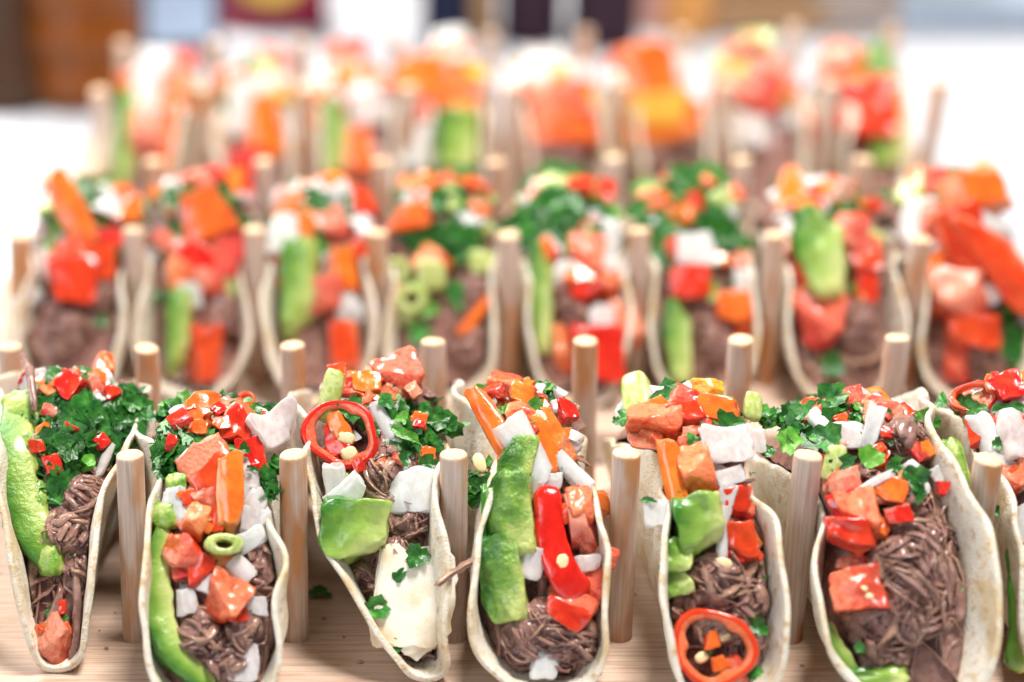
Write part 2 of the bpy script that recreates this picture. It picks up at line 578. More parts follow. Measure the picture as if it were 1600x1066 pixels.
PART = {'tr': 'tomato_piece', 'to': 'tomato_piece', 'tp': 'tomato_piece', 'ty': 'pepper_piece', 'sr': 'tomato_strip',
        'so': 'tomato_strip', 'on': 'onion_piece', 'op': 'onion_piece', 'sc': 'scallion_slice', 'sb': 'scallion_piece',
        'lf': 'parsley_leaf', 'lh': 'parsley_leaf', 'ch': 'chili_slice', 'av': 'avocado_chunk', 'ad': 'avocado_chunk',
        'gu': 'avocado_mash', 'fl': 'tortilla_flap', 'sd': 'seed'}
THICK = {'tr': 0.7, 'to': 0.75, 'tp': 0.8, 'ty': 0.6, 'sr': 0.28, 'so': 0.28, 'on': 0.26, 'op': 0.36, 'sc': 0.5, 'sb': 0.5,
         'lf': 1.0, 'lh': 1.0, 'ch': 0.2, 'av': 0.8, 'ad': 0.8, 'gu': 0.5, 'fl': 0.05, 'sd': 0.5}

# ------------------------------------------------------------------ racks: dowels measured in the photograph
S, D, L = 48.0, 84.1, 60.0
RACKS = [(56.7, 499.5, -0.001), (39.8, 687.3, -0.031), (54.1, 894.5, -0.017)]
TOPS = {(0, 0): {1: (203, 709), 2: (458, 708), 3: (709, 708), 4: (979, 706), 5: (1263, 709), 6: (1545, 716)},
        (0, 1): {0: (15, 540), 1: (229, 543), 2: (457, 538), 3: (677, 532), 4: (915, 531), 5: (1158, 529), 6: (1403, 526)},
        (1, 0): {0: (30, 367), 1: (208, 357), 2: (397, 357), 3: (590, 362), 4: (795, 365), 5: (1000, 358), 6: (1212, 365), 7: (1440, 372)},
        (1, 1): {0: (78, 272), 1: (240, 250), 2: (412, 250), 4: (775, 252), 5: (960, 245), 6: (1160, 248), 7: (1350, 247)},
        (2, 0): {0: (155, 140), 8: (1470, 128)},
        (2, 1): {0: (193, 66), 1: (333, 64), 2: (470, 62), 4: (767, 50), 5: (915, 45), 7: (1242, 38), 8: (1397, 38)}}
DOWELS = {}
for rk, (x0, y0, th) in enumerate(RACKS):
    for row in (0, 1):
        meas = TOPS[(rk, row)]
        base, off = {}, {}
        for i in range(9):
            a, b_ = (i - 4) * S, row * D
            base[i] = V((x0 + a * cos(th) - b_ * sin(th), y0 + a * sin(th) + b_ * cos(th), 0))
            if i in meas:
                off[i] = on_plane(*meas[i], L) - V((base[i].x, base[i].y, L))
        for i in range(9):
            if i in off:
                o = off[i]
            else:
                k = min(off, key=lambda q: abs(q - i)); o = off[k] * 0.8
            DOWELS[(rk, row, i)] = (base[i] + V((o.x * 0.55, o.y * 0.55, 0)), base[i] + V((o.x, o.y, L)))

def build_rack(rk, label):
    x0, y0, th = RACKS[rk]
    root = bpy.data.objects.new('taco_rack', None)
    COL.objects.link(root)
    root['label'] = label; root['category'] = 'taco rack'; root['group'] = 'wooden taco racks standing in rows'
    root.empty_display_size = 0.02
    # board with softened edges: rounded-rectangle outline, stepped bevel
    hw, f0, f1 = 4 * S + 26, -46, D + 30
    v, f = [], []
    prof = [(0, -14), (1.6, -14), (0, -12.4), (0, -1.8), (0.5, -0.6), (1.8, 0)]
    prof = [(1.6, -14), (0, -12.4), (0, -1.8), (0.6, -0.6), (1.8, 0)]
    seg = 6
    for ins, z in prof:
        rad = 9 - ins
        for cx_, cy_, a0 in ((hw - 9, f1 - 9, 0), (-hw + 9, f1 - 9, 90), (-hw + 9, f0 + 9, 180), (hw - 9, f0 + 9, 270)):
            for k in range(seg + 1):
                a = radians(a0 + 90 * k / seg)
                v.append(V((cx_ + rad * cos(a), cy_ + rad * sin(a), z)))
    n = 4 * (seg + 1)
    for p in range(len(prof) - 1):
        for i in range(n):
            f.append([p * n + i, p * n + (i + 1) % n, (p + 1) * n + (i + 1) % n, (p + 1) * n + i])
    f.append(list(range(n - 1, -1, -1)))
    f.append([(len(prof) - 1) * n + i for i in range(n)])
    me = make_mesh('board', v, f, [M['bamboo']], smooth=False)
    o = link('board', me, root)
    o.location = (x0 * MM, y0 * MM, 0)
    o.rotation_euler = (0, 0, th)
    for row in (0, 1):
        for i in range(9):
            b, t = DOWELS[(rk, row, i)]
            o = link('dowel', DOWEL_MESHES[(rk * 5 + row * 3 + i) % 4], root)
            dv = t - b
            o.location = b * MM
            o.rotation_mode = 'QUATERNION'
            o.rotation_quaternion = dv.to_track_quat('Z', 'Y') @ Quaternion((0, 0, 1), i * 1.3 + row)
            o.scale = (1, 1, dv.length / L)
    return root

def dowel_mesh(seed):
    rng = random.Random(seed)
    v, f, fm = [], [], []
    n = 24
    tilt = (rng.uniform(-.08, .08), rng.uniform(-.08, .08))
    prof = [(3.95, -3), (3.95, 2), (3.98, 20), (4.0, 40), (4.0, L - 1.1), (3.85, L - 0.45), (3.5, L - 0.1), (2.0, L + 0.1)]
    for r, z in prof:
        for i in range(n):
            a = 2 * pi * i / n
            rr = r * (1 + 0.012 * noise.noise(V((cos(a) * 2, sin(a) * 2, z * 0.05 + seed * 7))))
            zz = z
            if z > L - 2:
                zz += tilt[0] * rr * cos(a) + tilt[1] * rr * sin(a) + 0.25 * noise.noise(V((rr * cos(a), rr * sin(a), seed * 3.3)))
            v.append(V((rr * cos(a), rr * sin(a), zz)))
    for p in range(len(prof) - 1):
        for i in range(n):
            f.append([p * n + i, p * n + (i + 1) % n, (p + 1) * n + (i + 1) % n, (p + 1) * n + i])
            fm.append(1 if p >= 5 else 0)
    f.append([(len(prof) - 1) * n + i for i in range(n)]); fm.append(1)
    return make_mesh('dowel', v, f, [M['dowel'], M['dowel_end']], fm)
DOWEL_MESHES = [dowel_mesh(s) for s in range(4)]

# ------------------------------------------------------------------ tacos
class Taco:
    def __init__(self, rk, slot, label, wall, R=70.0, h=60.0, seed=0, strands=110, front=-63, cut=(0.1, 0.1)):
        """wall: for the left then the right side: length of the rounded bottom, lean, extra lean at the near end,
        inward curl of the rim; then sideways and lengthwise shift of the near end / the whole taco"""
        self.wl, self.wr, self.vf, du = wall[0:4], wall[4:8], wall[8], wall[9]
        self.du = du
        self.cut = cut
        self.rk, self.slot, self.R, self.h, self.front = rk, slot, R, h, front
        self.rng = random.Random(1000 + rk * 50 + slot * 7 + seed)
        d = lambda row, i: DOWELS[(rk, row, i)]
        mid = lambda row: (d(row, slot)[0] + d(row, slot + 1)[0]) / 4 + (d(row, slot)[1] + d(row, slot + 1)[1]) / 4
        f, b = mid(0), mid(1)
        f.z = b.z = 0
        self.gap = ((d(0, slot)[0] - d(0, slot + 1)[0]).length + (d(1, slot)[0] - d(1, slot + 1)[0]).length) / 2
        self.U = (b - f).normalized()
        self.Vv = V((self.U.y, -self.U.x, 0))
        self.o = (f + b) / 2 + self.U * du
        self.root = bpy.data.objects.new('taco', None)
        self.root.location = self.o * MM
        self.root.empty_display_size = 0.02
        COL.objects.link(self.root)
        self.root['label'] = label
        self.root['category'] = 'taco'
        self.root['group'] = 'filled tacos standing in the racks'
        self.ns = V((rk * 31.7 + slot * 5.3, slot * 9.1 + seed, rk * 3.3))
        self.cnt = 0
        self.cache = {}
        self.free = []
        self.bv, self.bf, self.bg = [], [], []
        self.sv, self.sf = [], []
        self.build_tortilla()
        self.build_mound(strands)

    def shift(self, u):
        return self.vf * max(0.0, (-u - 10) / (self.R - 10))

    def local(self, p):
        q = p - self.o
        u = q.dot(self.U)
        return u, q.dot(self.Vv) - self.shift(u), q.z

    def to_world(self, u, v, z):
        return self.o + self.U * u + self.Vv * (v + self.shift(u)) + V((0, 0, z))

    def section(self, u, side, n=22):
        key = (round(u, 1), side)
        if key not in self.cache:
            self.cache[key] = self._section(key[0], side, n)
        return self.cache[key]

    def _section(self, u, side, n):
        """points (v, z) from the fold up one wall of the tortilla at length u"""
        R = self.R
        sm = sqrt(max(R * R - u * u, 4)) * (1 + 0.035 * noise.noise(V((u * 0.06, side * 4, 0)) + self.ns)
                                            + 0.022 * noise.noise(V((u * 0.30, side * 4, 3)) + self.ns))
        k = max(0.0, min(1.0, (u + 52) / 34))
        sm *= 1 - (self.cut[0] if side < 0 else self.cut[1]) * k * k * (3 - 2 * k) * (1 + 0.7 * max(0.0, min(1.0, (u + 5) / 30)))
        sb, l0, lf, curl = self.wl if side < 0 else self.wr
        near = max(0, (-u - 10) / (R - 10))
        back = max(0.0, min(1.0, (u + 25) / 45))
        curl *= 1 - 0.8 * back
        pm = radians(90 - l0 - lf * near - 5 * back)
        sb = sb + (max(sb, 22) - sb) * back
        # the wall is pressed in where it leans on a dowel
        dd = min(abs(u + self.du - D / 2), abs(u + self.du + D / 2))
        cap = self.gap / 2 - 5.4 + 7.0 * min(1.0, max(0.0, dd - 5) / 14) - side * self.shift(u)
        pts = [(0.0, 0.0)]
        v = z = 0.0
        ds = sm / n
        for i in range(n):
            s = (i + 0.5) * ds
            ph = pm * min(1, s / sb) + radians(curl) * max(0, s - sb) / 40
            ph += radians(6) * noise.noise(V((u * 0.035, s * 0.05, side * 7)) + self.ns) * min(1, s / 20)
            ph += radians(8) * noise.noise(V((u * 0.10, s * 0.11, side * 5)) + self.ns) * min(1, s / 20)
            ph += radians(44) * noise.noise(V((u * 0.055, side * 9, 4)) + self.ns) * max(0, s / sm - 0.72) / 0.28
            dv = cos(ph) * ds
            if dv > 0:
                dv *= max(0.0, min(1.0, (cap - v) / 4.0))
            v += dv
            z += sqrt(max(0.0, ds * ds - dv * dv))
            pts.append((v, z))
        return pts

    def build_tortilla(self):
        nu, n = 44, 22
        verts, faces = [], []
        R = self.R
        for i in range(nu + 1):
            t = -1 + 2 * i / nu
            u = R * 0.992 * sin(t * pi / 2)
            l, r = self.section(u, -1, n), self.section(u, 1, n)
            lift = 1.2 + 0.0 * abs(u)
            row = [(-a, b) for a, b in reversed(l[1:])] + r
            for k, (v, z) in enumerate(row):
                uu = u + 1.2 * noise.noise(V((u * 0.05, v * 0.08, z * 0.06)) + self.ns * 2)
                vv = v + 0.7 * noise.noise(V((u * 0.11, z * 0.12, k * 0.02)) + self.ns * 3)
                p = self.to_world(uu, vv, z + lift) - self.o
                verts.append(p)
        w_ = 2 * n + 1
        for i in range(nu):
            for k in range(w_ - 1):
                a = i * w_ + k
                faces.append([a, a + 1, a + w_ + 1, a + w_])
        me = make_mesh('tortilla', verts, faces, [M['tortilla']])
        o = link('tortilla', me, self.root)
        md = o.modifiers.new('thickness', 'SOLIDIFY')
        md.thickness = 1.7 * MM
        md.offset = 0
        sb = o.modifiers.new('smooth', 'SUBSURF')
        sb.levels = sb.render_levels = 1

    def half_width(self, u, z, side):
        pts = self.section(max(-self.R * 0.97, min(self.R * 0.97, u)), side)
        best = pts[-1][0]
        for (v0, z0), (v1, z1) in zip(pts, pts[1:]):
            if z1 >= z > z0:
                return v0 + (v1 - v0) * (z - z0) / max(1e-6, z1 - z0)
        return best

    def mound_z(self, u, v):
        """height of the filling"""
        f0 = self.front
        if u < 0:
            t = max(0.0, min(1.15, -u / -f0))
            z = self.h * (1 - t ** 1.9) + 7 * t
        else:
            z = self.h - (0.40 if self.rk == 0 else 0.22) * u - 0.0035 * u * u
            z -= max(0.0, u - 45) * 1.2
        return z - 0.020 * v * v

    def mound_n(self, u, v):
        e = 1.5
        gu = (self.mound_z(u + e, v) - self.mound_z(u - e, v)) / (2 * e)
        gv = (self.mound_z(u, v + e) - self.mound_z(u, v - e)) / (2 * e)
        return (V((0, 0, 1)) - self.U * gu - self.Vv * gv).normalized()

    def build_mound(self, strands):
        nu, nv = 44, 12
        base = len(self.bv)
        for i in range(nu + 1):
            u = self.front * 0.98 + (64 - self.front * 0.98) * i / nu
            z0 = self.mound_z(u, 0)
            a, b = self.half_width(u, z0 - 3, -1), self.half_width(u, z0 - 3, 1)
            for k in range(nv + 1):
                t = -1 + 2 * k / nv
                v = (b if t > 0 else a) * t * 0.97
                z = self.mound_z(u, v) - 3.0 - 3 * abs(t) ** 6
                z += 2.4 * noise.noise(V((u * 0.13, v * 0.25, 3)) + self.ns) + 1.2 * noise.noise(V((u * 0.4, v * 0.6, 9)) + self.ns)
                self.bv.append(self.to_world(u, v, max(2.4, z)) - self.o)
                self.bg.append(0.0)
        for i in range(nu):
            for k in range(nv):
                a = base + i * (nv + 1) + k
                self.bf.append([a, a + nv + 1, a + nv + 2, a + 1])
        rng = self.rng
        for _ in range(strands // 7):
            u = rng.uniform(self.front * 0.95, 55 if self.rk else 30)
            if rng.random() < 0.55:
                u = rng.uniform(self.front * 0.97, self.front * 0.35)
            v = rng.uniform(-1, 1)
            z0 = self.mound_z(u, 0)
            v *= (self.half_width(u, z0 - 3, 1) - 2.5)
            ang = rng.uniform(0, pi)
            for k in range(6):
                self.mound_strand(u + rng.gauss(0, 2.2), v + rng.gauss(0, 2.2), ang + rng.gauss(0, 0.22), rng.uniform(7, 17), 0.3 + 1.7 * rng.random() ** 1.8)

    def mound_strand(self, u, v, ang, ln, r):
        rng = self.rng
        pts = []
        n = 7
        cv = rng.uniform(-0.09, 0.09)
        a = ang
        uu, vv = u - cos(ang) * ln / 2, v - sin(ang) * ln / 2
        arch = rng.uniform(-0.6, 1.6)
        for i in range(n):
            hw = 15
            uq = max(self.front, uu)
            vq = max(-hw, min(hw, vv))
            t = i / (n - 1)
            pts.append(self.to_world(uq, vq, max(2.6, self.mound_z(uq, vq) - 2.2 + arch * sin(pi * t) * 1.3 + rng.uniform(-0.4, 0.4))))
            a += cv * ln / n + rng.gauss(0, 0.12)
            uu += cos(a) * ln / n
            vv += sin(a) * ln / n
        self.tube(pts, r, 0.8 * rng.random() ** 3)

    def tube(self, pts, r, g=0.0, sides=6):
        """tapered shred of meat, grooved along its fibres, added to the beef mesh"""
        base = len(self.bv)
        n = len(pts)
        rng = self.rng
        if r > 1.05:
            sides = 11
        ref = V((0.3, 0.2, 1)).normalized()
        flat = rng.uniform(0.25, 0.6)
        groove = [rng.uniform(0.72, 1.18) for _ in range(sides)]
        for i, p in enumerate(pts):
            t = (pts[min(n - 1, i + 1)] - pts[max(0, i - 1)])
            t = t.normalized() if t.length > 1e-6 else V((1, 0, 0))
            a = t.cross(ref)
            a = a.normalized() if a.length > 1e-3 else V((0, 1, 0))
            b = a.cross(t)
            k = r * (0.2 + 0.8 * sin(pi * min(0.92, max(0.08, i / (n - 1)))) ** 0.5) * rng.uniform(0.9, 1.1)
            for s in range(sides):
                q = 2 * pi * s / sides
                kk = k * groove[s] * rng.uniform(0.93, 1.07)
                self.bv.append(p + a * kk * cos(q) + b * kk * flat * sin(q) - self.o)
                self.bg.append(g)
        for i in range(n - 1):
            for s in range(sides):
                self.bf.append([base + i * sides + s, base + i * sides + (s + 1) % sides,
                                base + (i + 1) * sides + (s + 1) % sides, base + (i + 1) * sides + s])
        self.bf.append([base + s for s in range(sides - 1, -1, -1)])
        self.bf.append([base + (n - 1) * sides + s for s in range(sides)])

    def hit(self, px, py, lift=0.0):
        d = ray(px, py)
        t = 430.0 if self.rk == 0 else 560.0
        best, bt = 1e9, None
        while t < 1150:
            p = CAM + d * t
            u, v, z = self.local(p)
            if -self.R < u < self.R:
                vc = max(-17, min(17, v))
                gapz = z - (self.mound_z(u, vc) + lift)
                if gapz <= 0:
                    return p, u, vc
                if gapz < best:
                    best, bt = gapz, (p, u, vc)
            t += 1.0
        if bt:
            p, u, v = bt
            return V((p.x, p.y, self.mound_z(u, v) + lift)), u, v
        p = CAM + d * ((self.o - CAM).dot(FWD))
        return p, 0, 0

    def frame(self, n, ang):
        x = RIGHT - n * RIGHT.dot(n)
        x.normalize()
        y = n.cross(x)
        if y.dot(DOWN) > 0:
            y = -y
        z = x.cross(y)
        c, s = cos(radians(ang)), sin(radians(ang))
        X = x * c + y * s
        Y = -x * s + y * c
        return X, Y, z

    def piece(self, kind, px, py, w, h, ang=0, var=None, face=0.55, lift=None, th=None, tilt=6.0, du=None):
        """one piece of filling seen at (px, py) with picture size w x h, resting on the mound"""
        rng = self.rng
        self.cnt += 1
        if kind == 'bf':
            return self.lump(px, py, w, h)
        if var is None:
            var = rng.randrange(10)
        p, u, v = self.hit(px, py, 0)
        z = (p - CAM).dot(FWD)
        mm = z / F_PX
        if self.rk == 0 and kind in ('tr', 'to', 'tp', 'op', 'on'):
            w, h = w * 0.93, h * 0.93
        hw, hh = w * mm / 2, h * mm / 2
        t = th if th is not None else THICK[kind] * min(hw, hh)
        if kind == 'on':
            t = min(t, 1.15)
        if lift is None:
            lift = t * 0.30 + 0.4
        p, u, v = self.hit(px, py, lift)
        n = (self.mound_n(u, v) * (1 - face) + (CAM - p).normalized() * face).normalized()
        n = (n + V((rng.uniform(-1, 1), rng.uniform(-1, 1), rng.uniform(-1, 1))) * math.tan(radians(tilt)) * 0.6).normalized()
        X, Y, Z = self.frame(n, ang)
        va = self.local(p)[1]
        if kind not in ('lf', 'lh', 'gu', 'fl') and abs(va) > 17:
            p = p - self.Vv * (va - math.copysign(17, va))
        if kind not in ('lf', 'lh', 'gu', 'fl', 'sd') and abs(v) < 16.5:
            ds_ = [self.overshoot(p + X * (hw * a * 0.8) + Y * (hh * b * 0.8)) for a, b in ((1, 0), (-1, 0), (0, 1), (0, -1))]
            d_ = max(ds_, key=abs)
            p = p - self.Vv * max(-6.0, min(6.0, d_))
        fs = 1.0 / max(0.5, abs(Y.dot(-DOWN)) if abs(ang % 180) < 45 else 1)
        o = link(PART[kind], shape(kind, var), self.root)
        m = Matrix((X * hw, Y * hh * min(1.25, fs), Z * t)).transposed().to_4x4()
        m.translation = (p - self.o) * MM
        o.matrix_basis = m
        if kind in ('tr', 'tp', 'to') and self.rk == 0 and min(hw, hh) > 5 and rng.random() < 0.55:
            for _ in range(rng.randrange(1, 4)):
                q = link('seed', shape('sd', 3), o)
                k = Matrix.Diagonal((1.25 / hw, 0.8 / hh, 0.5 / t)) @ Matrix.Rotation(rng.uniform(0, 3), 3, 'Z')
                mq = k.to_4x4()
                mq.translation = V((rng.uniform(-0.5, 0.5), rng.uniform(-0.5, 0.5), 0.86)) * MM
                q.matrix_basis = mq
        return o

    def seeds(self, parent, spots):
        """seeds are sub-parts of the chili slice they sit in; positions in the slice's own unit frame"""
        for (x, y, z, s, a) in spots:
            o = link('seed', shape('sd', 1), parent)
            sc = parent.matrix_basis.to_scale()
            r = Matrix.Rotation(a, 3, 'Z')
            k = Matrix.Diagonal((s * 1.5 / sc.x, s / sc.y, s * 0.6 / sc.z))
            m = (k @ r).to_4x4()
            m.translation = V((x, y, z)) * MM
            o.matrix_basis = m

    def lump(self, px, py, w, h):
        """ball of shredded meat: a rough core with fibres laid round it"""
        p, u, v = self.hit(px, py, -1.0)
        mm = (p - CAM).dot(FWD) / F_PX
        a, b = w * mm / 2, h * mm / 2
        rad = (a + b) / 2
        n = (self.mound_n(u, v) * 0.4 + (CAM - p).normalized() * 0.6).normalized()
        X, Y, Z = self.frame(n, 0)
        c = p - n * min(a, b) * 0.18
        dz = min(a, b) * 0.8
        rng = self.rng
        base = len(self.bv)
        nl, nm = 20, 32
        off = V((rng.uniform(0, 50), rng.uniform(0, 50), 0))
        for i in range(nl + 1):
            th = pi * i / nl
            for k in range(nm):
                ph = 2 * pi * k / nm
                d = V((sin(th) * cos(ph), sin(th) * sin(ph), cos(th)))
                s = 0.92 + 0.42 * noise.noise(d * 1.5 + off) + 0.20 * noise.noise(V((d.x * 8, d.y * 3, d.z * 5)) + off)
                self.bv.append(c + X * (a * d.x * s) + Y * (b * d.y * s) + Z * (dz * d.z * s) - self.o)
                self.bg.append(0.0)
        for i in range(nl):
            for k in range(nm):
                self.bf.append([base + i * nm + k, base + (i + 1) * nm + k, base + (i + 1) * nm + (k + 1) % nm, base + i * nm + (k + 1) % nm])
        cnt = int(min(380, 20 + a * b * (0.95 if self.rk == 0 else 0.25)))
        dirs = [V((rng.uniform(-1, 1), rng.uniform(-1, 1), rng.uniform(-0.4, 0.4))).normalized() for _ in range(max(4, cnt // 4))]
        seats = [V((rng.gauss(0, 1), rng.gauss(0, 1), abs(rng.gauss(0, 1.0)) + 0.15)).normalized() for _ in dirs]
        for q in range(cnt):
            j = q % len(dirs)
            d0 = (seats[j] + V((rng.gauss(0, .20), rng.gauss(0, .20), rng.gauss(0, .15)))).normalized()
            ax = (dirs[j] - d0 * dirs[j].dot(d0)).normalized()
            bi = d0.cross(ax)
            ln = rng.uniform(0.45, 1.05) * min(9, min(a, b))
            cv = rng.uniform(-0.5, 0.5)
            flex = ln / (2 * min(a, b)) * rng.uniform(0.8, 1.5)
            s = 0.84 + rng.uniform(0, 0.12) + 0.42 * noise.noise(d0 * 1.5 + off)
            sf = c + X * (a * d0.x * s) + Y * (b * d0.y * s) + Z * (dz * d0.z * s)
            nv = (X * d0.x + Y * d0.y + Z * d0.z).normalized()
            av = (X * ax.x + Y * ax.y + Z * ax.z).normalized()
            bv_ = nv.cross(av)
            pts = []
            for i in range(8):
                t = (i / 7 - 0.5) * 2
                pts.append(sf + av * (t * ln) + bv_ * (cv * ln * t * t) - nv * (flex * ln * t * t)
                           + V([rng.uniform(-.12, .12) for _ in range(3)]))
            self.tube(pts, rng.uniform(1.2, 2.4) if rng.random() < 0.30 else 0.22 + 0.8 * rng.random() ** 2, 0.8 * rng.random() ** 2.5)

    def fibre(self, pts, r, lift=1.5, g=0.3):
        """a long loose strand of meat drawn through picture points (px, py[, lift])"""
        P = [self.hit(q[0], q[1], q[2] if len(q) > 2 else lift)[0] for q in pts]
        out = []
        for i in range(len(P) - 1):
            for k in range(4):
                t = k / 4
                out.append(P[i].lerp(P[i + 1], t) + V([self.rng.uniform(-.25, .25) for _ in range(3)]))
        out.append(P[-1])
        b0 = len(self.bv)
        for j in range(3):
            o = V([self.rng.uniform(-.5, .5) * r for _ in range(3)])
            self.tube([p + o for p in out], r * self.rng.uniform(0.5, 0.9), g * self.rng.random())
        self.free.append((b0, len(self.bv)))

    def slab(self, name, pts, width, thick, mat, lift=1.0, face=0.6, edge=0.0, attr_flip=False, ends=0.35):
        """a long curved slice (avocado wedge, chili strip) drawn through picture points"""
        P = [self.hit(q[0], q[1], q[2] if len(q) > 2 else lift) for q in pts]
        mm = (P[0][0] - CAM).dot(FWD) / F_PX
        W, T = width * mm / 2, thick
        pos = []
        m = len(P) - 1
        seg = 7
        for i in range(m):
            for k in range(seg):
                t = k / seg
                g = lambda j: P[max(0, min(m, j))][0]
                a, b, c, d = g(i - 1), g(i), g(i + 1), g(i + 2)
                pos.append(0.5 * ((2 * b) + (c - a) * t + (2 * a - 5 * b + 4 * c - d) * t * t + (3 * b - a - 3 * c + d) * t ** 3))
        pos.append(P[-1][0])
        n = len(pos)
        sides = 16
        v, f, at = [], [], []
        off = V((self.rng.uniform(0, 60), self.rng.uniform(0, 60), 5))
        for i, p in enumerate(pos):
            tg = (pos[min(n - 1, i + 1)] - pos[max(0, i - 1)]).normalized()
            nn = ((CAM - p).normalized() * face + V((0, 0, 1)) * (1 - face))
            nn = (nn - tg * nn.dot(tg)).normalized()
            x = tg.cross(nn)
            if x.dot(RIGHT) < 0:
                x = -x
            e = min(i, n - 1 - i) / (n * ends)
            k = min(1.0, max(0.0, e)) ** 0.5
            k = 0.12 + 0.88 * k
            for s in range(sides):
                q = 2 * pi * s / sides
                cx_, cy_ = cos(q), sin(q)
                cx2 = math.copysign(abs(cx_) ** 0.38, cx_)
                cy2 = math.copysign(abs(cy_) ** 0.5, cy_)
                taper = 1 - edge * (0.5 + 0.5 * cx2)
                pt = p + x * (W * k * cx2) + nn * (T * k * cy2 * taper)
                pt += (x * cx2 + nn * cy2) * (1.0 * noise.noise(pt * 0.10 + off) + 0.5 * noise.noise(pt * 0.40 + off)) * min(1, T / 2)
                v.append(pt - self.o)
                gg = 0.5 - 0.5 * cx2 if not attr_flip else (0.5 + 0.5 * cx2) ** 0.45
                at.append(gg)
        for i in range(n - 1):
            for s in range(sides):
                f.append([i * sides + s, i * sides + (s + 1) % sides, (i + 1) * sides + (s + 1) % sides, (i + 1) * sides + s])
        f.append([s for s in range(sides - 1, -1, -1)])
        f.append([(n - 1) * sides + s for s in range(sides)])
        me = make_mesh(name, v, f, [M[mat]], attr=at)
        return link(name, me, self.root)

    def herbs(self, px, py, w, h, n, size=5.2, big=0.6):
        """a heap of chopped parsley: the larger leaves are pieces, the crumbs one mass"""
        rng = self.rng
        for _ in range(n):
            a, r = rng.uniform(0, 2 * pi), sqrt(rng.random())
            x, y = px + w / 2 * r * cos(a), py + h / 2 * r * sin(a)
            lift = (1 - r) * 4.0 * rng.random() + 1.0
            if rng.random() < big:
                s = size * rng.uniform(0.7, 1.6) * 8.6
                self.piece('lf', x, y, s, s * rng.uniform(0.5, 1.0), rng.uniform(0, 360), face=rng.uniform(0.2, 0.8), lift=lift, tilt=32, th=size * 0.28)
            for _k in range(3):
                self.crumb(x + rng.gauss(0, 9), y + rng.gauss(0, 9), lift * rng.random() + 0.6, size * rng.uniform(0.25, 0.6))

    def crumb(self, px, py, lift, s):
        rng = self.rng
        p, u, v = self.hit(px, py, lift)
        n = V((rng.gauss(0, 1), rng.gauss(0, 1), rng.gauss(0, 1) + 1.0)).normalized()
        X, Y, Z = self.frame(n, rng.uniform(0, 360)) if abs(RIGHT.dot(n)) < 0.98 else (RIGHT, DOWN, FWD)
        b = len(self.sv)
        w_ = s * rng.uniform(0.35, 0.75)
        k = rng.uniform(-0.3, 0.4) * s
        for (x, y, z) in ((-s, 0, k), (-s * 0.3, w_, 0), (-s * 0.2, -w_, 0), (s * 0.4, w_ * rng.uniform(0.4, 1.2), 0), (s * 0.35, -w_ * rng.uniform(0.3, 1.1), 0.1), (s, 0, k)):
            self.sv.append(p + X * x + Y * y + Z * z - self.o)
        self.sf += [[b, b + 2, b + 1], [b + 1, b + 2, b + 4, b + 3], [b + 3, b + 4, b + 5]]

    def sprinkle(self, n, kinds, u0, u1, smin=4, smax=8, lifts=(0.5, 2.5)):
        """loose pieces of filling on the part of the mound between u0 and u1"""
        rng = self.rng
        for _ in range(n):
            u, v = rng.uniform(u0, u1), rng.uniform(-1, 1) * (13 if self.rk == 0 else 18)
            q = self.to_world(u, v, self.mound_z(u, v))
            x, y, z = project(q)
            k = rng.choice(kinds)
            s = rng.uniform(smin, smax) * F_PX / z
            self.piece(k, x, y, s, s * rng.uniform(0.55, 1.0), rng.uniform(0, 360), face=rng.uniform(0.0, 0.5), tilt=25, lift=rng.uniform(*lifts))

    def clutter(self):
        """small dice and herb bits between the larger pieces"""
        rng = self.rng
        self.sprinkle(34, ['on', 'op', 'tr', 'tp', 'to', 'tr', 'op', 'lf', 'lh', 'lf'], -32, 12, 3.4, 6.5, (1.0, 4.5))
        self.sprinkle(20, ['op', 'tr', 'tp', 'to', 'lf', 'lf', 'lf', 'lh'], 8, 50, 6, 12, (0.5, 3.0))
        for _ in range(90):
            u, v = rng.uniform(-50, 40), rng.uniform(-13, 13)
            x, y, z = project(self.to_world(u, v, self.mound_z(u, v)))
            self.crumb(x, y, rng.uniform(0.5, 5), rng.uniform(0.5, 1.3))

    def overshoot(self, p):
        """how far (signed, along v) a point lies beyond the wall it should stay inside"""
        u, v, z = self.local(p)
        if abs(u) > self.R * 0.96 or z < 0:
            return 0.0
        side = 1 if v > 0 else -1
        pts = self.section(u, side)
        if z > pts[-1][1] + 1.0:
            return 0.0
        lim = max(0.5, self.half_width(u, z, side) - 1.3)
        return side * max(0.0, abs(v) - lim)

    def finish(self):
        loose = set()
        for a, b in self.free:
            loose.update(range(a, b))
        for i, q in enumerate(self.bv):
            if i not in loose:
                d = self.overshoot(q + self.o)
                if d:
                    self.bv[i] = q - self.Vv * d
        me = make_mesh('shredded_beef', self.bv, self.bf, [M['beef']], attr=self.bg)
        link('shredded_beef', me, self.root)
        if self.sv:
            o = link('chopped_parsley', make_mesh('chopped_parsley', self.sv, self.sf, [M['parsley']], smooth=False), self.root)
            o['kind'] = 'stuff'

def view(ox, oy, k):
    return lambda x, y: (ox + x * k, oy + y * k)

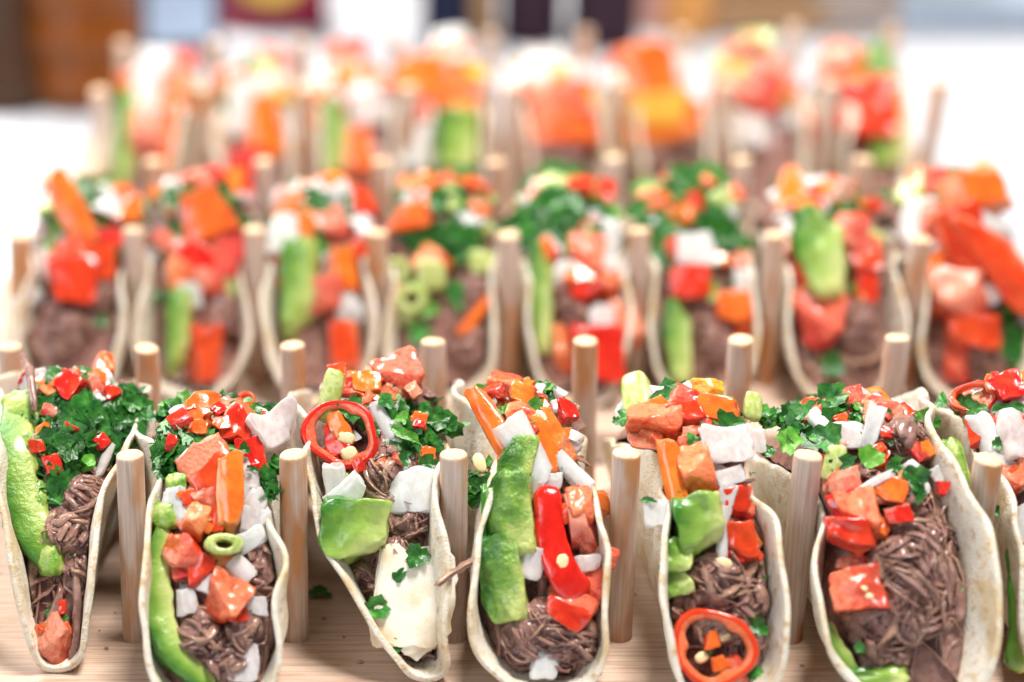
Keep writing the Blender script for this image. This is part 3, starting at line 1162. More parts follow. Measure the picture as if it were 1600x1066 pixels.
def fill(t, vw, k, specs):
    """specs in the coordinates of one enlarged view of the photograph"""
    for s in specs:
        kind, x, y, w_, h_ = s[:5]
        ang = s[5] if len(s) > 5 else t.rng.uniform(-12, 12)
        kw = s[6] if len(s) > 6 else {}
        px, py = vw(x, y)
        if kind == 'herbs':
            t.herbs(px, py, w_ * k, h_ * k, ang, **kw)
        elif kind in ('tr', 'tp', 'to') and t.rk == 0 and min(w_, h_) * k > 46:
            q = dict(kw); q.pop('var', None); q.pop('th', None)
            lf_ = q.pop('lift', 1.5)
            t.piece(kind, px, py, w_ * k * 0.86, h_ * k * 0.86, ang, **kw)
            for _ in range(3):
                a_ = t.rng.uniform(0, 6.28)
                f_ = t.rng.uniform(0.32, 0.5)
                t.piece(t.rng.choice(('tr', 'tp', 'to', kind)), px + cos(a_) * w_ * k * 0.36, py + sin(a_) * h_ * k * 0.36, w_ * k * f_, h_ * k * f_, t.rng.uniform(0, 180), lift=lf_ + t.rng.uniform(0, 1.5), tilt=25, **q)
        else:
            t.piece(kind, px, py, w_ * k, h_ * k, ang, **kw)

# ================================================================== the setting
TABLE_Z = -14.0
def build_table():
    n = 60
    v, f = [], []
    for i in range(n + 1):
        for j in range(n + 1):
            x, y = -1600 + 3200 * i / n, -400 + 2900 * j / n
            z = TABLE_Z - 0.6 + 1.0 * noise.noise(V((x * 0.004, y * 0.004, 1)))
            v.append(V((x, y, min(z, TABLE_Z - 0.1))))
    for i in range(n):
        for j in range(n):
            a = i * (n + 1) + j
            f.append([a, a + n + 1, a + n + 2, a + 1])
    o = link('table', make_mesh('table', v, f, [M['cloth']]))
    o['kind'] = 'structure'
build_table()
build_rack(0, 'pale wooden taco rack in sharp focus nearest the camera')
build_rack(1, 'blurred wooden taco rack in the middle, between the near and the far rack')
build_rack(2, 'most blurred wooden taco rack, farthest back in front of the wooden canister')

# ================================================================== near rack: seven tacos
Z1, Z2, Z3, K = view(0, 520, 0.5122), view(420, 520, 0.5124), view(900, 520, 0.5122), 0.5122

# ---- taco 1
t = Taco(0, 0, 'leftmost near taco under a heap of dark chopped parsley with mashed avocado', [8.0, 9.4, 3.2, -2.3, 12.6, 8.2, -6.2, -16.8, 2.7, 8.6], strands=150, h=64, cut=(0.03, 0.06))
t.slab('avocado_mash', [Z1(55, 190), Z1(50, 300), Z1(55, 420), Z1(80, 540), Z1(112, 630), Z1(150, 715)], 58, 4.0, 'mash', lift=1.0, ends=0.2)
for q in [('gu', 70, 250, 130, 150), ('gu', 60, 400, 140, 190), ('gu', 80, 540, 150, 170), ('gu', 110, 630, 100, 110), ('gu', 150, 690, 80, 110)]:
    fill(t, Z1, K, [q[:5] + (0, dict(face=0.5, th=3.2, lift=0.5))])
fill(t, Z1, K, [
    ('bf', 265, 510, 150, 150), ('bf', 205, 610, 190, 150), ('bf', 240, 720, 90, 160), ('bf', 390, 160, 100, 80),
    ('so', 150, 325, 110, 85, 40), ('tr', 158, 400, 62, 60, 10), ('tr', 345, 185, 50, 50, 0, dict(lift=5)), ('to', 318, 100, 62, 55, 0, dict(lift=5)),
    ('on', 105, 330, 35, 40, 10), ('op', 322, 385, 28, 110, -20, dict(lift=3)), ('on', 290, 140, 60, 50, 10),
    ('herbs', 290, 255, 300, 210, 100, dict(size=5.6)), ('herbs', 225, 340, 190, 130, 34), ('herbs', 380, 230, 120, 120, 16), ('herbs', 170, 470, 110, 90, 9), ('herbs', 150, 240, 100, 70, 9), ('herbs', 70, 510, 120, 130, 9),
    ('lf', 195, 480, 125, 105, 40, dict(lift=3)), ('lf', 60, 430, 80, 80, 70), ('lf', 45, 545, 80, 60, 10), ('lf', 360, 275, 90, 60, 20, dict(lift=6)),
    ('lf', 285, 262, 70, 50, 20, dict(lift=7)), ('lf', 400, 215, 80, 70, -20, dict(lift=5)),
    ('lf', 150, 695, 105, 50, -10), ('lf', 85, 873, 50, 22, 10), ('lf', 155, 850, 62, 42, -30), ('lf', 110, 915, 45, 45, 40), ('lf', 198, 872, 34, 22, 20),
    ('tp', 165, 935, 130, 130, 35), ('to', 150, 915, 90, 60, 20), ('tr', 190, 838, 28, 46, 0)])
t.fibre([Z1(230, 700) + (3,), Z1(235, 800) + (4,), Z1(230, 900) + (4,), Z1(210, 1060) + (3,)], 1.8, g=0.4)
t.fibre([Z1(65, 30) + (9,), Z1(90, 110) + (8,), Z1(105, 240) + (4,)], 1.3, g=0.9)
t.clutter()
t.finish()

# ---- taco 2
t = Taco(0, 1, 'near taco with a long green avocado strip down its left wall and diced tomato', [28.0, 0.3, 2.2, 7.6, 30.6, -0.5, 1.3, 11.0, 0.5, -15.3], strands=170, h=64, cut=(0.05, 0.18))
t.slab('avocado_slice', [Z1(505, 560), Z1(480, 700), Z1(480, 830), Z1(510, 940), Z1(590, 1040), Z1(650, 1085)], 50, 5.0, 'avo', lift=1.5, edge=0.3)
fill(t, Z1, K, [
    ('bf', 615, 930, 150, 180), ('bf', 750, 900, 120, 150), ('bf', 790, 720, 80, 210), ('bf', 690, 1010, 140, 130),
    ('gu', 540, 465, 70, 70, 0, dict(th=3)), ('gu', 500, 560, 90, 90, 0, dict(th=3)),
    ('op', 830, 310, 140, 120, 30, dict(th=5)), ('on', 800, 260, 80, 60, 0),
    ('so', 610, 250, 120, 115, 10, dict(th=4)), ('sr', 725, 270, 100, 150, -15, dict(th=4)), ('ch', 740, 215, 70, 60, 0, dict(th=2)),
    ('sr', 765, 380, 90, 110, 10), ('tp', 615, 500, 110, 120, 10), ('sr', 640, 410, 150, 120, 35, dict(lift=3, th=2.5)),
    ('so', 703, 480, 78, 250, 2, dict(lift=4, th=2.6, face=0.75)), ('tr', 655, 550, 60, 120, 0),
    ('op', 765, 455, 75, 80, 0), ('op', 775, 520, 85, 80, 20), ('op', 780, 575, 85, 90, -10), ('on', 780, 628, 115, 58, 32, dict(lift=3, th=3)),
    ('on', 537, 527, 86, 98, 15, dict(lift=3)), ('to', 597, 575, 92, 105, -20, dict(lift=3, var=1)), ('sc', 682, 648, 118, 64, 4, dict(lift=4, th=4, face=0.2)),
    ('tp', 555, 685, 130, 125, 35, dict(lift=2)), ('tr', 620, 715, 85, 110, 0), ('to', 672, 705, 85, 65, -10, dict(var=1)),
    ('op', 735, 722, 78, 78, 40, dict(lift=3)), ('op', 638, 770, 64, 62, -20, dict(lift=4)), ('tr', 685, 820, 150, 150, -25, dict(lift=2, th=6, var=1)),
    ('op', 573, 818, 66, 86, 5, dict(lift=2)), ('on', 777, 832, 72, 54, -5, dict(lift=3, th=3)), ('op', 740, 1000, 92, 120, 0, dict(lift=2)),
    ('herbs', 565, 350, 200, 160, 46), ('lf', 665, 345, 130, 40, -5, dict(lift=5)), ('herbs', 545, 160, 130, 110, 14), ('lh', 560, 130, 100, 80, 20),
    ('lh', 520, 200, 80, 90, 60), ('lf', 690, 150, 90, 60, 10), ('lf', 640, 200, 70, 70, 40), ('lf', 720, 225, 55, 40, 0, dict(lift=5)), ('herbs', 840, 190, 100, 110, 10),
    ('lf', 820, 455, 60, 130, 10, dict(lift=3)), ('herbs', 825, 450, 50, 130, 8), ('lf', 745, 355, 45, 45, 0, dict(lift=5)), ('lf', 597, 718, 22, 34, 20, dict(lift=4)),
    ('lf', 770, 415, 60, 20, -20, dict(lift=4)), ('lf', 640, 1060, 60, 40, 10)])
t.clutter()
t.finish()

# ---- taco 3
t = Taco(0, 2, 'near taco with a red chili ring on top, an avocado cube and white onion', [8.0, 14.3, 23.7, 2.1, 8.0, 7.8, -10.4, -17.5, 14.9, 2.5], strands=170, h=64, cut=(0.06, 0.16))
c = t.piece('ch', *Z2(222, 310), 225 * K, 215 * K, -25, face=0.75, th=2.3, lift=4, tilt=2)
t.seeds(c, [(0.15, -0.05, 0.3, 1.9, 0.2), (0.42, -0.42, 0.4, 1.9, 0.7), (0.02, 0.2, 0.1, 1.5, 1.0)])
fill(t, Z2, K, [
    ('tr', 215, 330, 120, 120, 0, dict(lift=1, th=3)), ('to', 215, 290, 70, 70, 20, dict(lift=3, th=3)),
    ('bf', 350, 430, 130, 190), ('bf', 425, 570, 160, 150), ('bf', 455, 205, 110, 110), ('bf', 385, 670, 110, 110), ('bf', 280, 745, 120, 100),
    ('sb', 188, 195, 62, 175, -12, dict(lift=8, face=0.8, th=3)), ('tr', 410, 140, 150, 125, 30, dict(lift=6, var=1)), ('to', 300, 160, 90, 65, 0, dict(lift=4)), ('tr', 205, 115, 60, 40, 0, dict(lift=6)),
    ('op', 270, 190, 90, 70, 0), ('on', 345, 275, 60, 100, 30), ('on', 400, 345, 110, 40, -30),
    ('av', 260, 605, 190, 195, -6, dict(th=10, lift=3, face=0.75, var=2, tilt=2)), ('av', 215, 460, 60, 70, 0, dict(lift=1)),
    ('on', 157, 475, 80, 150, 8, dict(lift=6, face=0.8)), ('on', 240, 492, 135, 68, 43, dict(lift=8, face=0.8)),
    ('on', 445, 482, 140, 135, 5, dict(lift=6, face=0.8, var=3)), ('on', 340, 800, 40, 40, 10),
    ('lf', 250, 232, 92, 85, 20, dict(lift=8)), ('lf', 358, 208, 56, 60, 70, dict(lift=6)), ('lh', 408, 305, 150, 42, -28, dict(lift=5)), ('herbs', 480, 300, 160, 120, 20),
    ('lf', 515, 270, 95, 60, 10, dict(lift=4)), ('lf', 325, 295, 30, 50, 20, dict(lift=5)), ('lf', 410, 385, 42, 50, 30, dict(lift=7)), ('lf', 482, 398, 85, 65, 0, dict(lift=9)), ('herbs', 400, 240, 80, 90, 9),
    ('lf', 228, 608, 48, 72, 20, dict(lift=15, face=0.8)), ('lf', 265, 575, 64, 64, 50, dict(lift=15, face=0.8)), ('lf', 240, 660, 42, 24, 0, dict(lift=15, face=0.8)),
    ('fl', 435, 815, 215, 350, -12, dict(th=1.0, lift=5, face=0.9, var=1, tilt=2)),
    ('lf', 452, 680, 92, 80, 20, dict(lift=8)), ('lf', 395, 742, 70, 32, 42, dict(lift=7)), ('lf', 325, 838, 112, 80, 10, dict(lift=8)), ('lf', 385, 955, 48, 56, -40, dict(lift=7))])
t.fibre([Z2(340, 520) + (4,), Z2(355, 560) + (4,), Z2(350, 610) + (4,)], 0.8, g=1)
t.fibre([Z2(380, 590) + (4,), Z2(430, 575) + (4.5,), Z2(480, 590) + (4,)], 0.7, g=1)
t.clutter()
t.finish()

# ---- taco 4
t = Taco(0, 3, 'near taco with a thick dark green avocado wedge and a curled red chili strip', [30.0, -2.7, 14.9, 24.7, 23.8, -0.1, 3.3, 7.0, 1.6, -5.8], strands=200, h=64, cut=(0.0, 0.18))
fill(t, Z2, K, [
    ('ad', 700, 415, 105, 190, -14, dict(th=5.5, lift=2.5, var=1, face=0.7)), ('ad', 738, 560, 150, 240, 4, dict(th=7, lift=3, var=4, face=0.7, tilt=3)),
    ('ad', 712, 765, 140, 250, 6, dict(th=6.5, lift=3, var=7, face=0.7, tilt=3)), ('av', 668, 640, 60, 330, 3, dict(th=4, lift=3, var=2, face=0.7, tilt=3))])
s = t.slab('chili_strip', [Z2(850, 465) + (6,), Z2(850, 560) + (6.5,), Z2(868, 650) + (7,), Z2(905, 740) + (7,), Z2(965, 810) + (5,)], 48, 2.2, 'chili', face=0.9, ends=0.12)
sd = link('seed', shape('sd', 2), s)
p, u, v = t.hit(*Z2(893, 706), 9.5)
X, Y, Zz = t.frame((CAM - p).normalized(), 70)
mtx = Matrix((X * 3.1, Y * 2.2, Zz * 1.2)).transposed().to_4x4(); mtx.translation = (p - t.o) * MM
sd.matrix_basis = mtx
fill(t, Z2, K, [
    ('bf', 830, 900, 240, 190), ('bf', 780, 960, 160, 130), ('bf', 930, 930, 150, 160), ('bf', 700, 655, 120, 130), ('bf', 870, 990, 150, 90),
    ('so', 690, 285, 70, 200, 28, dict(lift=4, th=2.5)), ('to', 775, 265, 130, 110, 0, dict(lift=4)), ('so', 850, 335, 110, 170, 30, dict(lift=3, th=3)), ('to', 770, 190, 90, 60, -20, dict(lift=4)),
    ('on', 782, 360, 105, 195, 28, dict(lift=6, face=0.8)), ('on', 928, 432, 62, 140, 45, dict(lift=5, face=0.8)), ('on', 1010, 570, 40, 160, 20, dict(lift=5)),
    ('on', 860, 455, 75, 62, 0, dict(lift=4)), ('op', 805, 490, 62, 74, 10, dict(lift=4)),
    ('herbs', 640, 445, 100, 110, 12), ('lf', 635, 465, 75, 60, 0, dict(lift=4)), ('lh', 650, 185, 110, 55, 0, dict(lift=4)), ('lf', 700, 200, 60, 50, 30), ('lh', 795, 240, 90, 110, -40, dict(lift=7)),
    ('tp', 945, 580, 115, 200, 8, dict(lift=3, th=6)), ('to', 945, 540, 100, 130, 5, dict(lift=5, th=4)), ('so', 1010, 520, 60, 70, 10, dict(lift=2)),
    ('sr', 920, 835, 140, 110, -28, dict(lift=4, th=3)), ('tr', 985, 785, 95, 130, 10, dict(lift=2, var=1)), ('tp', 1045, 680, 80, 66, -20, dict(lift=3)), ('tr', 850, 700, 56, 110, 0, dict(lift=3)),
    ('op', 795, 705, 82, 100, -12, dict(lift=6)), ('op', 972, 706, 72, 62, 5, dict(lift=6)),
    ('on', 838, 1015, 92, 98, 0, dict(lift=4, var=1)), ('sd', 632, 398, 40, 60, 20, dict(lift=4))])
t.fibre([Z2(508, 765) + (16,), Z2(575, 722) + (12,), Z2(640, 680) + (9,), Z2(700, 620) + (9,), Z2(760, 570) + (10,), Z2(802, 545) + (11,)], 1.5, g=0.9)
t.fibre([Z2(700, 690) + (9,), Z2(735, 715) + (8,), Z2(755, 715) + (7,)], 1.0, g=0.9)
t.fibre([Z2(1000, 830) + (4,), Z2(1012, 900) + (5,), Z2(1018, 965) + (4,)], 1.1, g=0.9)
t.clutter()
t.finish()

# ---- taco 5
t = Taco(0, 4, 'near taco with a large red chili ring at its mouth and small avocado lumps', [17.7, 4.7, 13.3, 22.2, 19.4, 0.6, 16.5, 24.1, -2.0, -12.8], strands=190, h=64, cut=(0.18, 0.18))
c = t.piece('ch', *Z3(420, 962), 262 * K, 220 * K, 8, face=0.75, th=3.0, lift=6, tilt=2, var=4)
t.seeds(c, [(0.28, 0.28, -0.3, 1.4, 0.4), (-0.3, -0.2, -0.2, 1.4, 2.0)])
fill(t, Z3, K, [
    ('bf', 420, 750, 200, 190), ('bf', 520, 820, 110, 160), ('bf', 310, 840, 120, 120), ('bf', 430, 900, 170, 130),
    ('to', 240, 275, 220, 110, -8, dict(lift=4, th=5, var=1)), ('tp', 200, 330, 120, 60, 0, dict(lift=2)), ('to', 420, 235, 160, 85, -20, dict(lift=4)), ('tr', 340, 255, 100, 80, 10, dict(lift=4)),
    ('so', 298, 425, 66, 190, 8, dict(lift=4, th=3)), ('to', 368, 425, 135, 150, 12, dict(lift=3, th=5, var=1)), ('tr', 497, 525, 105, 120, 10, dict(lift=1)), ('tr', 505, 650, 100, 170, 0, dict(lift=0, th=4)),
    ('op', 455, 345, 165, 130, 5, dict(lift=5, th=3.5)), ('op', 470, 440, 95, 55, 20, dict(lift=4)), ('op', 540, 330, 75, 85, 0, dict(lift=3)), ('on', 227, 552, 84, 86, 0, dict(lift=8, face=0.8)),
    ('on', 150, 230, 110, 80, 0, dict(lift=2)), ('sb', 165, 165, 92, 110, 0, dict(lift=7)), ('sb', 540, 225, 55, 90, -10, dict(lift=4)), ('ty', 400, 165, 95, 52, -10, dict(lift=5)),
    ('on', 452, 520, 60, 130, -20, dict(lift=3)), ('op', 448, 610, 34, 190, -5, dict(lift=4)), ('sd', 443, 705, 38, 70, 90, dict(lift=5)),
    ('av', 372, 590, 145, 165, 10, dict(lift=4, th=8)), ('av', 312, 680, 85, 105, 0, dict(lift=3, th=6)), ('av', 292, 745, 78, 100, 20, dict(lift=3, th=5)), ('lh', 315, 500, 45, 36, 0, dict(lift=6)),
    ('lf', 285, 188, 120, 66, 0, dict(lift=5)), ('herbs', 285, 190, 130, 60, 10), ('lf', 462, 285, 125, 112, 10, dict(lift=8, face=0.7)), ('lf', 360, 328, 48, 66, 60, dict(lift=6)),
    ('lf', 222, 511, 62, 24, -10, dict(lift=9)), ('lf', 578, 360, 52, 66, 60, dict(lift=3)), ('lf', 122, 268, 30, 30, 0), ('lf', 280, 855, 50, 45, 0, dict(lift=3)),
    ('to', 412, 938, 52, 50, 10, dict(lift=4)), ('to', 437, 1010, 56, 44, 20, dict(lift=6)), ('tp', 478, 1030, 66, 86, 20, dict(lift=6)), ('lf', 540, 1033, 66, 56, -20, dict(lift=7)), ('lf', 550, 895, 95, 72, -20, dict(lift=5, face=0.7)),
    ('lf', 402, 975, 30, 30, 0, dict(lift=3))])
t.fibre([Z3(480, 800) + (2,), Z3(520, 770) + (2.5,), Z3(548, 720) + (2,)], 0.8, g=0.9)
t.clutter()
t.finish()

# ---- taco 6
t = Taco(0, 5, 'near taco with a big ball of shredded beef and its right wall spread wide', [32.0, 10.5, 26.3, 14.3, 8.0, 10.1, 27.5, 21.6, 5.3, -16.9], strands=200, h=64, cut=(0.16, 0.0))
fill(t, Z3, K, [
    ('bf', 1015, 780, 270, 360), ('bf', 930, 880, 200, 240), ('bf', 1000, 340, 210, 160), ('bf', 935, 990, 140, 110), ('bf', 1040, 640, 190, 190),
    ('herbs', 745, 235, 330, 150, 90, dict(size=5.8)), ('lf', 690, 240, 120, 60, 0, dict(lift=4)), ('lf', 780, 200, 120, 80, 20, dict(lift=6)), ('lf', 850, 190, 60, 60, 0),
    ('lf', 765, 320, 120, 110, -30, dict(lift=6)), ('lh', 892, 385, 115, 70, 30, dict(lift=7)), ('lf', 805, 402, 130, 62, 10, dict(lift=6)), ('lf', 1035, 440, 105, 90, -40, dict(lift=8)), ('lf', 1040, 485, 60, 90, 10, dict(lift=8)), ('lf', 975, 405, 62, 60, 20, dict(lift=6)),
    ('on', 905, 285, 56, 140, -18, dict(lift=5, face=0.8)), ('op', 815, 318, 130, 80, 0, dict(lift=3)), ('on', 718, 282, 55, 80, 30, dict(lift=4)), ('on', 900, 462, 150, 20, 27, dict(lift=9, th=0.8)),
    ('to', 600, 222, 120, 62, 10, dict(lift=2)), ('tp', 590, 440, 90, 150, 0, dict(lift=1)), ('sb', 622, 400, 62, 110, -15, dict(lift=5)),
    ('tr', 770, 530, 130, 110, 10, dict(lift=5, var=2)), ('tr', 880, 570, 125, 160, 20, dict(lift=5, th=7, var=1)), ('tr', 795, 625, 160, 125, -6, dict(lift=7, th=7, var=3)), ('tp', 820, 460, 105, 62, 15, dict(lift=6)),
    ('to', 960, 485, 115, 90, -20, dict(lift=6)), ('sr', 985, 555, 72, 52, 10, dict(lift=8)), ('tr', 820, 785, 170, 150, 10, dict(lift=5, th=7, var=4)), ('tp', 790, 700, 110, 50, 0, dict(lift=3)),
    ('lf', 822, 528, 34, 60, 80, dict(lift=10)), ('lf', 865, 960, 42, 42, 20, dict(lift=7)), ('lf', 930, 475, 40, 26, 0, dict(lift=9)),
    ('av', 915, 1052, 160, 66, 5, dict(lift=3, th=4)), ('gu', 1160, 395, 62, 150, 12, dict(lift=2, th=1.6)), ('gu', 1195, 555, 34, 150, 12, dict(lift=2, th=1.2)), ('gu', 1255, 745, 22, 22, 0, dict(th=1))])
t.slab('avocado_slice', [Z3(775, 880) + (3,), Z3(790, 950) + (3,), Z3(830, 1010) + (3,), Z3(880, 1060) + (2,)], 24, 2.5, 'avo', edge=0.2)
for a in range(9):
    x, y = 900 + a * 22 + t.rng.uniform(-20, 20), 560 + t.rng.uniform(0, 260)
    t.fibre([Z3(x, y) + (9,), Z3(x + 40 + t.rng.uniform(-30, 30), y + 60) + (10,), Z3(x + 30 + t.rng.uniform(-50, 50), y + 150) + (9,)], 0.6, g=0.9)
t.clutter()
t.finish()

# ---- taco 7
t = Taco(0, 6, 'near taco cut off by the right edge, with diced tomato and green lettuce', [22, 4, 4, 8, 22, 4, 4, 8, 0, -4], strands=120, h=64, cut=(0.1, 0.1))
c = t.piece('ch', *Z3(1065, 205), 135 * K, 95 * K, 10, face=0.7, th=3, lift=5, var=3)
t.seeds(c, [(0.2, 0.1, 0.0, 1.3, 0.4)])
fill(t, Z3, K, [
    ('tr', 1310, 165, 110, 95, 10, dict(lift=7, var=2)), ('tr', 1240, 300, 100, 110, 0, dict(lift=3)), ('op', 1335, 320, 120, 150, 0, dict(lift=3, th=5)), ('tr', 1330, 455, 90, 90, 0, dict(lift=4, var=1)),
    ('lf', 1210, 235, 100, 66, 0, dict(lift=5)), ('lf', 1320, 235, 110, 55, 0, dict(lift=6)), ('sb', 1110, 262, 80, 30, 0), ('on', 1160, 310, 80, 130, 20, dict(lift=5)), ('lf', 1285, 340, 40, 46, 0, dict(lift=6)),
    ('on', 1345, 590, 90, 130, 0, dict(lift=3)), ('tp', 1338, 700, 60, 110, 0, dict(lift=3)), ('on', 1310, 400, 110, 40, -35, dict(lift=5)), ('tr', 1420, 300, 130, 130, 0, dict(lift=4)), ('lf', 1290, 545, 40, 40, 0), ('to', 1380, 420, 100, 100, 0)])
t.slab('lettuce_strip', [Z3(1355, 640) + (5,), Z3(1360, 760) + (6,), Z3(1360, 900) + (6,), Z3(1350, 1040) + (6,)], 40, 2.0, 'avo', face=0.8, ends=0.1)
t.sprinkle(18, ['on', 'tr', 'to', 'op', 'lf', 'lf'], -30, 55)
t.clutter()
t.finish()

# ---- crumbs and drips of filling on the near board
rng = random.Random(77)
cv_, cf_ = [], []
for i in range(120):
    p = V((rng.uniform(-170, 260), rng.uniform(462, 600), 0.2))
    r_ = rng.uniform(0.3, 1.1)
    b0 = len(cv_)
    for k in range(6):
        a = 2 * pi * k / 6
        cv_.append(p + V((r_ * cos(a) * rng.uniform(0.6, 1.3), r_ * sin(a) * rng.uniform(0.6, 1.3), 0)))
    cv_.append(p + V((0, 0, r_ * 0.6)))
    cf_ += [[b0 + k, b0 + (k + 1) % 6, b0 + 6] for k in range(6)]
o = link('food_crumbs', make_mesh('food_crumbs', cv_, cf_, [M['beef']], attr=[0.4] * len(cv_)))
o['kind'] = 'stuff'
o['label'] = 'small brown crumbs scattered over the near bamboo board'
o['category'] = 'crumbs'

# ---- a leaf that has fallen on the board between the tacos
o = link('parsley_leaf', shape('lf', 3))
p = on_plane(500, 925, 1.2)
o.location = p * MM
o.scale = (4.6, 4.2, 2.0)
o.rotation_euler = (0.1, 0.15, 0.6)
o['label'] = 'dark parsley leaf fallen on the board between two near dowels'
o['category'] = 'leaf'

